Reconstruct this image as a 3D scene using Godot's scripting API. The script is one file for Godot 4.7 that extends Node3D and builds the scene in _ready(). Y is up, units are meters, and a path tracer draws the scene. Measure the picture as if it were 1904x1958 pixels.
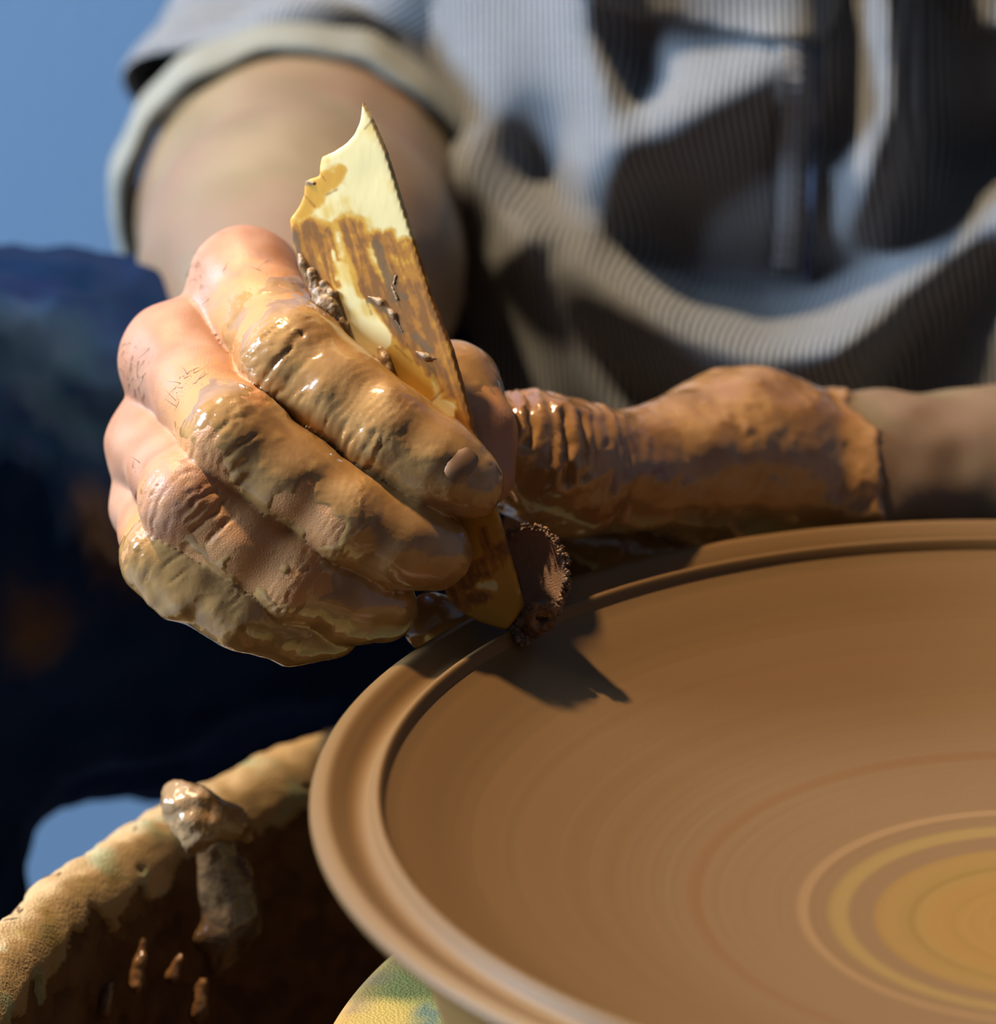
extends Node3D
# A potter trims the rim of a clay dish on the wheel. Metres, y up; the wheel's axis is x = 0, z = 0 and the dish's rim lies at y = RIM.
# Hands and small things are modelled in millimetres about ORIGIN, the point where the scraper meets the rim, and scaled by 0.001.
const RIM := 0.62
const COARSE := 1.0
const ORIGIN := Vector3(-0.1182, 0.62, -0.09032)

var lumps := FastNoiseLite.new()
var fine := FastNoiseLite.new()
var M := {}


func _ready():
	camera_and_light()
	noises()
	materials()
	room()
	work_lamp()
	wheel()
	splash_pan()
	bat()
	dish()
	scraper()
	shaving()
	potter()


# ---------------------------------------------------------------- camera, sky, lamps
func camera_and_light():
	var cam := Camera3D.new()
	cam.name = "camera"
	cam.position = Vector3(-0.12103, 1.10131, 1.04623)
	cam.rotation.x = -0.378
	cam.keep_aspect = Camera3D.KEEP_HEIGHT
	cam.near = 0.05
	cam.far = 20.0
	var lens := CameraAttributesPhysical.new()
	lens.frustum_focal_length = 90.0
	lens.frustum_focus_distance = 1.222
	lens.exposure_aperture = 90.0 / 22.0
	lens.frustum_near = 0.05
	lens.frustum_far = 20.0
	cam.attributes = lens
	cam.fov = 11.1773
	add_child(cam)
	cam.make_current()
	var env := Environment.new()
	env.background_mode = Environment.BG_SKY
	var sky := Sky.new()
	var air := ProceduralSkyMaterial.new()
	air.sky_top_color = Color(0.35, 0.5, 0.8)
	air.sky_horizon_color = Color(0.7, 0.8, 0.95)
	air.ground_bottom_color = Color(0.3, 0.3, 0.3)
	air.ground_horizon_color = Color(0.6, 0.65, 0.7)
	sky.sky_material = air
	env.sky = sky
	env.tonemap_mode = Environment.TONE_MAPPER_LINEAR
	env.tonemap_exposure = 1.0
	env.sdfgi_enabled = true
	env.ssao_enabled = true
	env.ssil_enabled = true
	var around := WorldEnvironment.new()
	around.name = "world"
	around.environment = env
	add_child(around)
	# the cool light: daylight from the window in the left wall
	var day := AreaLight3D.new()
	day.name = "window_daylight"
	day.area_size = Vector2(0.5, 0.5)
	day.area_normalize_energy = true
	day.light_energy = 7.0
	day.light_color = Color(0.82, 0.91, 1.0)
	day.area_range = 8.0
	day.area_attenuation = 2.0
	day.shadow_enabled = true
	add_child(day)
	day.look_at_from_position(Vector3(-1.6, 1.36, -0.1), Vector3(-0.16, 0.66, -0.08))


func noises():
	lumps.noise_type = FastNoiseLite.TYPE_SIMPLEX_SMOOTH
	lumps.frequency = 1.0
	lumps.seed = 7
	lumps.fractal_type = FastNoiseLite.FRACTAL_NONE
	fine.noise_type = FastNoiseLite.TYPE_SIMPLEX_SMOOTH
	fine.frequency = 1.0
	fine.seed = 21
	fine.fractal_type = FastNoiseLite.FRACTAL_FBM
	fine.fractal_octaves = 3


func n1(p: Vector3, f: float) -> float:
	return lumps.get_noise_3dv(p * f)


func n3(p: Vector3, f: float) -> float:
	return fine.get_noise_3dv(p * f)


# ---------------------------------------------------------------- materials
func tex(kind: int, freq: float, seed_: int, size := 512, octaves := 4, cell := -1) -> NoiseTexture2D:
	var n := FastNoiseLite.new()
	n.noise_type = kind
	n.frequency = freq
	n.seed = seed_
	n.fractal_octaves = octaves
	if cell >= 0:
		n.cellular_return_type = cell
		n.fractal_type = FastNoiseLite.FRACTAL_FBM if octaves > 1 else FastNoiseLite.FRACTAL_NONE
	var t := NoiseTexture2D.new()
	t.width = size
	t.height = size
	t.seamless = true
	t.noise = n
	return t


func mat(called: String, color: Color, rough: float, bump: Texture2D = null, tile := 0.01, depth := 0.0, vertex := false) -> StandardMaterial3D:
	var m := StandardMaterial3D.new()
	m.resource_name = called
	m.albedo_color = color.linear_to_srgb()
	m.roughness = rough
	m.vertex_color_use_as_albedo = vertex
	if bump:
		m.heightmap_enabled = true
		m.heightmap_texture = bump
		m.heightmap_scale = depth * 100.0
		m.uv1_triplanar = true
		m.uv1_scale = Vector3.ONE / tile
	M[called] = m
	return m


func materials():
	var cloud := tex(FastNoiseLite.TYPE_SIMPLEX_SMOOTH, 0.012, 3, 512, 5)
	var soft := tex(FastNoiseLite.TYPE_SIMPLEX_SMOOTH, 0.02, 13, 512, 2)
	var pores := tex(FastNoiseLite.TYPE_CELLULAR, 0.04, 5, 512, 2, FastNoiseLite.RETURN_DISTANCE2_SUB)
	var grit := tex(FastNoiseLite.TYPE_SIMPLEX, 0.05, 9, 512, 4)
	var skin := mat("skin", Color.WHITE, 0.42, pores, 0.014, 0.0001, true)
	skin.roughness = 0.46
	skin.subsurf_scatter_enabled = true
	skin.subsurf_scatter_strength = 0.08
	skin.metallic_specular = 0.45
	var slip := mat("wet_slip", Color.WHITE, 0.2, soft, 0.016, 0.00004, true)
	slip.clearcoat_enabled = true
	slip.clearcoat = 0.9
	slip.clearcoat_roughness = 0.08
	slip.metallic_specular = 0.5
	var clay := mat("dish_clay", Color.WHITE, 0.43, grit, 0.01, 0.00003, true)
	clay.metallic_specular = 0.35
	mat("trimmed_clay", Color.WHITE, 0.6, grit, 0.012, 0.0003, true)
	var crust := mat("crust", Color.WHITE, 0.75, grit, 0.03, 0.0003, true)
	crust.metallic_specular = 0.3
	var wet := mat("wet_lump", Color.WHITE, 0.16, cloud, 0.03, 0.0008, true)
	wet.clearcoat_enabled = true
	wet.clearcoat = 0.8
	wet.clearcoat_roughness = 0.06
	var smear := mat("smear", Color.WHITE, 0.45, cloud, 0.01, 0.0002, true)
	mat("painted_bat", Color.WHITE, 0.5, grit, 0.03, 0.0002, true)
	mat("wall_paint", Color(0.175, 0.285, 0.44), 0.85, grit, 0.2, 0.0004)
	mat("plaster", Color(0.28, 0.28, 0.28), 0.9, grit, 0.2, 0.0004)
	mat("concrete", Color(0.22, 0.22, 0.23), 0.8, cloud, 0.4, 0.001)
	mat("iron", Color(0.08, 0.08, 0.09), 0.5, grit, 0.05, 0.0002).metallic = 0.6
	mat("enamel", Color(0.05, 0.12, 0.08), 0.35, cloud, 0.3, 0.0002)
	mat("frame_paint", Color(0.75, 0.75, 0.72), 0.5, grit, 0.1, 0.0002)
	mat("nail", Color(0.24, 0.135, 0.075), 0.25)
	mat("hair", Color(0.03, 0.02, 0.012), 0.4)
	mat("seam_shade", Color(0.08, 0.11, 0.2), 0.9)  # dark blue painted for the shadow along the placket's edge
	mat("stitch", Color(0.3, 0.3, 0.32), 0.9)
	mat("button", Color(0.55, 0.52, 0.45), 0.35)
	var bulb := mat("bulb", Color(1.0, 0.85, 0.6), 0.4)
	bulb.emission_enabled = true
	bulb.emission = Color(1.0, 0.8, 0.52)
	bulb.emission_energy_multiplier = 12.0
	var pane := mat("pane", Color(0.95, 0.97, 1.0), 0.05)
	pane.albedo_color.a = 0.08
	pane.transparency = BaseMaterial3D.TRANSPARENCY_ALPHA
	var cloth := StandardMaterial3D.new()
	cloth.albedo_texture = stripes()
	cloth.roughness = 0.95
	cloth.metallic_specular = 0.2
	cloth.rim_enabled = true
	cloth.rim = 0.3
	M["stripes"] = cloth
	var inside := mat("sleeve_lining", Color(0.2, 0.205, 0.185), 0.95, grit, 0.02, 0.0003)
	inside.metallic_specular = 0.2
	var denim := mat("denim", Color.WHITE, 0.95, grit, 0.02, 0.0003, true)
	denim.metallic_specular = 0.15


func stripes() -> ImageTexture:
	# pale cloth with fine dark blue stripes, and a weave across them
	var im := Image.create(256, 64, false, Image.FORMAT_RGB8)
	var rng := RandomNumberGenerator.new()
	rng.seed = 4
	for x in 256:
		var in_stripe := (x % 16) < 7
		for y in 64:
			var k := rng.randf_range(0.88, 1.06) * (0.96 if (x + y) % 4 < 2 else 1.0)
			im.set_pixel(x, y, Color(0.05, 0.05, 0.075) * k if in_stripe else Color(0.56, 0.58, 0.61) * k)
	return ImageTexture.create_from_image(im)


# ---------------------------------------------------------------- building helpers
func tag(o: Node3D, label := "", category := "", group := "", kind := "") -> Node3D:
	for pair in [["label", label], ["category", category], ["group", group], ["kind", kind]]:
		if pair[1]:
			o.set_meta(pair[0], pair[1])
	return o


func base(called: String, where := Vector3.ZERO, label := "", category := "") -> Node3D:
	var o := Node3D.new()
	o.name = called
	o.position = where
	add_child(o, true)
	return tag(o, label, category)


func put(called: String, mesh: Mesh, material: Material, parent: Node = self, where := Vector3.ZERO) -> MeshInstance3D:
	var o := MeshInstance3D.new()
	o.name = called
	o.mesh = mesh
	o.material_override = material
	o.position = where
	parent.add_child(o, true)
	return o


# vertices, counter-clockwise triangles, and optionally colours and uvs -> a smooth mesh
func solid(v: PackedVector3Array, t: PackedInt32Array, colors := PackedColorArray(), uv := PackedVector2Array(), scale_ := 1.0) -> ArrayMesh:
	var nm := normals(v, t)
	var idx := PackedInt32Array()
	idx.resize(t.size())
	for i in range(0, t.size(), 3):
		idx[i] = t[i]
		idx[i + 1] = t[i + 2]
		idx[i + 2] = t[i + 1]
	var w := v
	if scale_ != 1.0:
		w = PackedVector3Array()
		w.resize(v.size())
		for i in v.size():
			w[i] = v[i] * scale_
	var arr := []
	arr.resize(Mesh.ARRAY_MAX)
	arr[Mesh.ARRAY_VERTEX] = w
	arr[Mesh.ARRAY_NORMAL] = nm
	if colors.size():
		arr[Mesh.ARRAY_COLOR] = colors
	if uv.size():
		arr[Mesh.ARRAY_TEX_UV] = uv
	arr[Mesh.ARRAY_INDEX] = idx
	var m := ArrayMesh.new()
	m.add_surface_from_arrays(Mesh.PRIMITIVE_TRIANGLES, arr)
	return m


func normals(v: PackedVector3Array, t: PackedInt32Array) -> PackedVector3Array:
	var nm := PackedVector3Array()
	nm.resize(v.size())
	for i in range(0, t.size(), 3):
		var a := t[i]
		var b := t[i + 1]
		var c := t[i + 2]
		var f := (v[b] - v[a]).cross(v[c] - v[a])
		nm[a] += f
		nm[b] += f
		nm[c] += f
	for i in nm.size():
		nm[i] = nm[i].normalized()
	return nm


# a grid of points rows x cols joined into triangles; wrap joins the last column to the first
func grid(v: PackedVector3Array, rows: int, cols: int, wrap: bool, flip := false) -> PackedInt32Array:
	var t := PackedInt32Array()
	for i in rows - 1:
		for j in (cols if wrap else cols - 1):
			var k := (j + 1) % cols
			var q := [i * cols + j, i * cols + k, (i + 1) * cols + k, (i + 1) * cols + j]
			if flip:
				q.reverse()
			t.append_array(PackedInt32Array([q[0], q[1], q[2], q[0], q[2], q[3]]))
	return t


# a profile of (radius, height) points turned about y; shade(radius, height, angle, which) gives [offset, colour]
func turned(profile: PackedVector2Array, segs: int, shade: Callable, scale_ := 1.0) -> ArrayMesh:
	var v := PackedVector3Array()
	var col := PackedColorArray()
	for i in profile.size():
		var p := profile[i]
		for j in segs:
			var a := TAU * j / segs
			var s: Array = shade.call(p.x, p.y, a, i)
			var off: Vector2 = s[0]
			v.append(Vector3((p.x + off.x) * cos(a), p.y + off.y, (p.x + off.x) * sin(a)))
			col.append(s[1])
	return solid(v, grid(v, profile.size(), segs, true, true), col, PackedVector2Array(), scale_)


func smooth_profile(points: Array, step: float) -> PackedVector2Array:
	var c := Curve2D.new()
	for i in points.size():
		var p: Vector2 = points[i]
		var h: Vector2 = (points[mini(i + 1, points.size() - 1)] - points[maxi(i - 1, 0)]) / 6.0
		var before := (p - points[maxi(i - 1, 0)] as Vector2).length()
		var after := (points[mini(i + 1, points.size() - 1)] - p as Vector2).length()
		var dir := h.normalized()
		c.add_point(p, -dir * before / 3.0, dir * after / 3.0)
	c.bake_interval = step
	return c.get_baked_points()


func tube(path: Array, radii: Array, segs: int, rings: int, bend: Callable, uv_scale := Vector2.ONE) -> Array:
	var c := Curve3D.new()
	for i in path.size():
		var h: Vector3 = (path[mini(i + 1, path.size() - 1)] - path[maxi(i - 1, 0)]) / 6.0
		c.add_point(path[i], -h, h)
	var total := c.get_baked_length()
	var v := PackedVector3Array()
	var uv := PackedVector2Array()
	var up := Vector3(0.13, 0.31, 0.94).normalized()
	for i in rings:
		var s := total * i / (rings - 1.0)
		var p := c.sample_baked(s, true)
		var d := (c.sample_baked(minf(s + 0.5, total), true) - c.sample_baked(maxf(s - 0.5, 0.0), true)).normalized()
		var x := up.cross(d).normalized()
		var y := d.cross(x)
		var f := s / total * (path.size() - 1)
		var k := mini(int(f), path.size() - 2)
		var r: float = lerpf(radii[k], radii[k + 1], smoothstep(0.0, 1.0, f - k))
		for j in segs + 1:
			var a := TAU * j / segs
			var dir := x * cos(a) + y * sin(a)
			v.append(p + dir * (r + bend.call(s, a, p + dir * r)))
			uv.append(Vector2(a / TAU * uv_scale.x, s * uv_scale.y))
	return [v, grid(v, rings, segs + 1, false), uv]


# ---------------------------------------------------------------- shapes from distances
class Sdf:
	func at(_p: Vector3) -> float:
		return 0.0

	func near(_q: Vector3, _r: float) -> Sdf:
		return self


class Limbs extends Sdf:
	# tapered bones; group 0 is the palm or the trunk, every other group a finger that blends with group 0 and only touches its neighbours
	var a := PackedVector3Array()
	var e := PackedVector3Array()
	var il := PackedFloat32Array()
	var ra := PackedFloat32Array()
	var rd := PackedFloat32Array()
	var g := PackedInt32Array()
	var arc := PackedFloat32Array()
	var arc_len := PackedFloat32Array()
	var groups := 1
	var k_in := 4.0
	var k_palm := 8.0
	var k_out := 1.2
	var acc := PackedFloat32Array()

	func bone(p: Vector3, q: Vector3, r0: float, r1: float, group := 0, s0 := 0.0, s1 := 0.0):
		a.append(p)
		e.append(q - p)
		il.append(1.0 / maxf((q - p).length_squared(), 1e-6))
		ra.append(r0)
		rd.append(r1 - r0)
		g.append(group)
		arc.append(s0)
		arc_len.append(s1 - s0)
		groups = maxi(groups, group + 1)
		acc.resize(groups)

	func chain(joints: Array, radii: Array, arcs: Array, group := 0):
		for i in joints.size() - 1:
			bone(joints[i], joints[i + 1], radii[i], radii[i + 1], group, arcs[i], arcs[i + 1])

	func at(p: Vector3) -> float:
		acc.fill(1000.0)
		for i in a.size():
			var w := p - a[i]
			var h := clampf(w.dot(e[i]) * il[i], 0.0, 1.0)
			var x := (w - e[i] * h).length() - ra[i] - rd[i] * h
			var j := g[i]
			var y := acc[j]
			var t := k_in - absf(x - y)
			acc[j] = minf(x, y) - (t * t / (4.0 * k_in) if t > 0.0 else 0.0)
		var palm := acc[0]
		var fingers := 1000.0
		for j in range(1, groups):
			var x := acc[j]
			if x > 900.0:
				continue
			var t := k_out - absf(x - fingers)
			fingers = minf(x, fingers) - (t * t / (4.0 * k_out) if t > 0.0 else 0.0)
		if fingers > 900.0:
			return palm
		var s := k_palm - absf(fingers - palm)
		return minf(fingers, palm) - (s * s / (4.0 * k_palm) if s > 0.0 else 0.0)

	func near(q: Vector3, r: float) -> Sdf:
		var d := PackedFloat32Array()
		var least := 1e9
		for i in a.size():
			var w := q - a[i]
			var h := clampf(w.dot(e[i]) * il[i], 0.0, 1.0)
			var x := (w - e[i] * h).length() - ra[i] - rd[i] * h
			d.append(x)
			least = minf(least, x)
		var o := Limbs.new()
		o.k_in = k_in
		o.k_palm = k_palm
		o.k_out = k_out
		o.groups = groups
		o.acc.resize(groups)
		for i in a.size():
			if d[i] < least + 2.0 * r + k_palm + k_in:
				o.a.append(a[i])
				o.e.append(e[i])
				o.il.append(il[i])
				o.ra.append(ra[i])
				o.rd.append(rd[i])
				o.g.append(g[i])
		return o

	# the corners of a box round all bones
	func bounds(extra: float) -> Array:
		var lo := Vector3.ONE * 1e9
		var hi := -lo
		for i in a.size():
			for p: Vector3 in [a[i], a[i] + e[i]]:
				var r := Vector3.ONE * (maxf(ra[i], ra[i] + rd[i]) + extra)
				lo = lo.min(p - r)
				hi = hi.max(p + r)
		return [lo, hi]

	# how far the next other finger's surface is from a point on this group's
	func next_to(p: Vector3, group: int) -> float:
		var best := 1e9
		for i in a.size():
			if g[i] == group or g[i] == 0:
				continue
			var w := p - a[i]
			var h := clampf(w.dot(e[i]) * il[i], 0.0, 1.0)
			best = minf(best, (w - e[i] * h).length() - ra[i] - rd[i] * h)
		return best

	# [group, arc, distance from the bone's line] of the bone whose surface is nearest
	func nearest(p: Vector3) -> Vector3:
		var best := 1e9
		var out := Vector3.ZERO
		for i in a.size():
			var w := p - a[i]
			var h := clampf(w.dot(e[i]) * il[i], 0.0, 1.0)
			var x := (w - e[i] * h).length() - ra[i] - rd[i] * h
			if x < best:
				best = x
				out = Vector3(g[i], arc[i] + arc_len[i] * h, x)
		return out


# surface nets over the box lo..hi in cells of c: [vertices, counter-clockwise triangles]
func nets(f: Sdf, lo: Vector3, hi: Vector3, cell: float) -> Array:
	var c := cell * COARSE
	const B := 8
	const S := 9
	var size := B * c
	var count := Vector3i(((hi - lo) / size).ceil())
	var half := size * 0.87
	var index := {}
	var v := PackedVector3Array()
	var edges := PackedInt64Array()
	var val := PackedFloat32Array()
	val.resize(S * S * S)
	for bx in count.x:
		for by in count.y:
			for bz in count.z:
				var corner := lo + Vector3(bx, by, bz) * size
				var mid := corner + Vector3.ONE * size * 0.5
				if absf(f.at(mid)) > half * 1.25 + 1.5 * c:
					continue
				var g := f.near(mid, half)
				var n := 0
				for i in S:
					for j in S:
						for k in S:
							val[n] = g.at(corner + Vector3(i, j, k) * c)
							n += 1
				for i in B:
					for j in B:
						for k in B:
							var o := (i * S + j) * S + k
							var a := val[o]
							var m := 1 if a < 0.0 else 0
							var b := val[o + 1]
							var d := val[o + S]
							var e := val[o + S + 1]
							var p := val[o + S * S]
							var q := val[o + S * S + 1]
							var r := val[o + S * S + S]
							var s := val[o + S * S + S + 1]
							m += (1 if b < 0.0 else 0) + (1 if d < 0.0 else 0) + (1 if e < 0.0 else 0) + (1 if p < 0.0 else 0) + (1 if q < 0.0 else 0) + (1 if r < 0.0 else 0) + (1 if s < 0.0 else 0)
							if m == 0 or m == 8:
								continue
							var sum := Vector3.ZERO
							var cuts := 0
							# the twelve edges of the cell
							if (a < 0.0) != (b < 0.0):
								sum += Vector3(0, 0, a / (a - b)); cuts += 1
							if (d < 0.0) != (e < 0.0):
								sum += Vector3(0, 1, d / (d - e)); cuts += 1
							if (p < 0.0) != (q < 0.0):
								sum += Vector3(1, 0, p / (p - q)); cuts += 1
							if (r < 0.0) != (s < 0.0):
								sum += Vector3(1, 1, r / (r - s)); cuts += 1
							if (a < 0.0) != (d < 0.0):
								sum += Vector3(0, a / (a - d), 0); cuts += 1
							if (b < 0.0) != (e < 0.0):
								sum += Vector3(0, b / (b - e), 1); cuts += 1
							if (p < 0.0) != (r < 0.0):
								sum += Vector3(1, p / (p - r), 0); cuts += 1
							if (q < 0.0) != (s < 0.0):
								sum += Vector3(1, q / (q - s), 1); cuts += 1
							if (a < 0.0) != (p < 0.0):
								sum += Vector3(a / (a - p), 0, 0); cuts += 1
							if (b < 0.0) != (q < 0.0):
								sum += Vector3(b / (b - q), 0, 1); cuts += 1
							if (d < 0.0) != (r < 0.0):
								sum += Vector3(d / (d - r), 1, 0); cuts += 1
							if (e < 0.0) != (s < 0.0):
								sum += Vector3(e / (e - s), 1, 1); cuts += 1
							var x := bx * B + i
							var y := by * B + j
							var z := bz * B + k
							var key := (x << 40) | (y << 20) | z
							index[key] = v.size()
							v.append(corner + (Vector3(i, j, k) + sum / cuts) * c)
							if (a < 0.0) != (p < 0.0):
								edges.append(key); edges.append(0 if a < 0.0 else 3)
							if (a < 0.0) != (d < 0.0):
								edges.append(key); edges.append(1 if a < 0.0 else 4)
							if (a < 0.0) != (b < 0.0):
								edges.append(key); edges.append(2 if a < 0.0 else 5)
	var t := PackedInt32Array()
	var dx := 1 << 40
	var dy := 1 << 20
	for i in range(0, edges.size(), 2):
		var key := edges[i]
		var kind := edges[i + 1]
		var u := dy if kind % 3 == 0 else (1 if kind % 3 == 1 else dx)
		var w := 1 if kind % 3 == 0 else (dx if kind % 3 == 1 else dy)
		var q0: int = index.get(key - u - w, -1)
		var q1: int = index.get(key - w, -1)
		var q2: int = index.get(key, -1)
		var q3: int = index.get(key - u, -1)
		if q0 < 0 or q1 < 0 or q2 < 0 or q3 < 0:
			continue
		if kind < 3:
			t.append_array(PackedInt32Array([q0, q1, q2, q0, q2, q3]))
		else:
			t.append_array(PackedInt32Array([q0, q2, q1, q0, q3, q2]))
	return [v, t]


# ---------------------------------------------------------------- the room
func box(called: String, size: Vector3, where: Vector3, m: Material, parent: Node = self) -> MeshInstance3D:
	var b := BoxMesh.new()
	b.size = size
	return put(called, b, m, parent, where)


func room():
	tag(box("floor", Vector3(4.4, 0.1, 5.0), Vector3(0.0, -0.05, 1.0), M.concrete), "grey concrete floor of the pottery studio", "floor", "", "structure")
	tag(box("ceiling", Vector3(4.4, 0.1, 5.0), Vector3(0.0, 2.65, 1.0), M.plaster), "plain plaster ceiling of the pottery studio", "ceiling", "", "structure")
	tag(box("wall_back", Vector3(4.4, 2.6, 0.1), Vector3(0.0, 1.3, -1.0), M.wall_paint), "plain blue painted wall behind the potter", "wall", "", "structure")
	tag(box("wall_right", Vector3(0.1, 2.6, 4.6), Vector3(2.05, 1.3, 1.2), M.plaster), "plaster wall beyond the right edge", "wall", "", "structure")
	tag(box("wall_front", Vector3(4.4, 2.6, 0.1), Vector3(0.0, 1.3, 3.45), M.plaster), "plaster wall behind the camera", "wall", "", "structure")
	# the left wall, round its window
	var w := CSGBox3D.new()
	w.name = "wall_left"
	w.size = Vector3(0.1, 2.6, 4.6)
	w.position = Vector3(-1.75, 1.3, 1.2)
	w.material = M.plaster
	var hole := CSGBox3D.new()
	hole.name = "opening"
	hole.operation = CSGShape3D.OPERATION_SUBTRACTION
	hole.size = Vector3(0.3, 0.56, 0.56)
	hole.position = Vector3(0.0, 0.06, -1.3)
	hole.material = M.plaster
	w.add_child(hole)
	add_child(w)
	tag(w, "plaster wall on the left with the window", "wall", "", "structure")
	var win := base("window_1", Vector3(-1.75, 1.36, -0.1), "small window in the left wall", "window")
	win.set_meta("kind", "structure")
	for s in [-1, 1]:
		box("frame", Vector3(0.06, 0.03, 0.56), Vector3(0, s * 0.265, 0), M.frame_paint, win)
		box("frame", Vector3(0.06, 0.5, 0.03), Vector3(0, 0, s * 0.265), M.frame_paint, win)
	box("pane", Vector3(0.004, 0.5, 0.5), Vector3.ZERO, M.pane, win)


# the warm light: a small lamp up behind the potter's right arm
func work_lamp():
	var at := ORIGIN + Vector3(-0.5, 1.18, -0.34)
	var towards := (ORIGIN + Vector3(0.05, 0.0, 0.0) - at).normalized()
	var o := base("work_lamp", at, "small warm work lamp in a dark metal shade above the potter's right arm", "lamp")
	var warm := SpotLight3D.new()
	warm.name = "lamp_light"
	warm.light_energy = 3.1
	warm.light_color = Color(1.0, 0.87, 0.68)
	warm.light_size = 0.03
	warm.spot_angle = 40.0
	warm.spot_range = 6.0
	warm.spot_attenuation = 2.0
	warm.shadow_enabled = true
	o.add_child(warm)
	warm.look_at_from_position(at, at + towards, Vector3.RIGHT)
	var bulb := SphereMesh.new()
	bulb.radius = 0.034
	bulb.height = 0.068
	put("bulb", bulb, M.bulb, o)
	var v := PackedVector2Array([Vector2(0.02, 0.075), Vector2(0.035, 0.06), Vector2(0.06, 0.02), Vector2(0.085, -0.04), Vector2(0.088, -0.04), Vector2(0.063, 0.022), Vector2(0.038, 0.064), Vector2(0.022, 0.08)])
	var shade := put("lamp_shade", turned(v, 40, func(_r, _h, _a, _i): return [Vector2.ZERO, Color.WHITE]), M.enamel, o)
	shade.basis = Basis(Quaternion(Vector3.DOWN, towards))
	var rod := CylinderMesh.new()
	rod.top_radius = 0.008
	rod.bottom_radius = 0.008
	rod.height = 2.6 - at.y - 0.05
	put("hanging_rod", rod, M.iron, o, Vector3(0, 0.05 + rod.height / 2.0, 0) - towards * 0.07)


# ---------------------------------------------------------------- wheel, pan, bat, dish
func wheel():
	var o := base("potters_wheel", Vector3.ZERO, "dark iron potter's wheel under the clay dish", "wheel")
	var plain := func(_r, _h, _a, _i): return [Vector2.ZERO, Color.WHITE]
	put("wheel_head", turned(PackedVector2Array([Vector2(0.0, -0.1), Vector2(0.14, -0.1), Vector2(0.143, -0.097), Vector2(0.143, -0.088), Vector2(0.14, -0.085), Vector2(0.0, -0.085)]), 96, plain), M.iron, o, Vector3(0, RIM, 0))
	put("shaft", turned(PackedVector2Array([Vector2(0.0, 0.1), Vector2(0.022, 0.1), Vector2(0.022, 0.525), Vector2(0.0, 0.525)]), 32, plain), M.iron, o)
	box("table", Vector3(0.5, 0.03, 0.4), Vector3(0, 0.389, 0), M.iron, o)
	for x in [-0.22, 0.22]:
		for z in [-0.16, 0.16]:
			box("leg", Vector3(0.03, 0.38, 0.03), Vector3(x, 0.19, z), M.iron, o)
	box("shelf", Vector3(0.44, 0.02, 0.34), Vector3(0, 0.1, 0), M.iron, o)


func bat():
	var prof := smooth_profile([Vector2(0.001, -0.0005), Vector2(0.1, 0.0), Vector2(0.155, 0.0)], 0.004)
	prof.append_array(PackedVector2Array([Vector2(0.161, -0.0003), Vector2(0.1635, -0.0012), Vector2(0.1645, -0.0035), Vector2(0.164, -0.008), Vector2(0.16, -0.009), Vector2(0.0, -0.009)]))
	var shade := func(r, _h, a, _i):
		var p := Vector3(r * cos(a), 0.0, r * sin(a)) * 1000.0
		var c := Color(0.36, 0.27, 0.075).lerp(Color(0.2, 0.2, 0.06), smoothstep(-0.2, 0.4, n3(p, 0.03)))
		c = c.lerp(Color(0.07, 0.12, 0.1), smoothstep(0.25, 0.5, n1(p + Vector3(31, 0, 9), 0.055)))
		c = c.lerp(Color(0.4, 0.22, 0.07), smoothstep(0.157, 0.163, r) * 0.7)
		return [Vector2.ZERO, c]
	tag(put("wheel_bat", turned(prof, 400, shade), M.painted_bat, self, Vector3(0, RIM - 0.0755, 0)), "round yellow-green board with blue stains under the clay dish", "bat")


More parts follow.
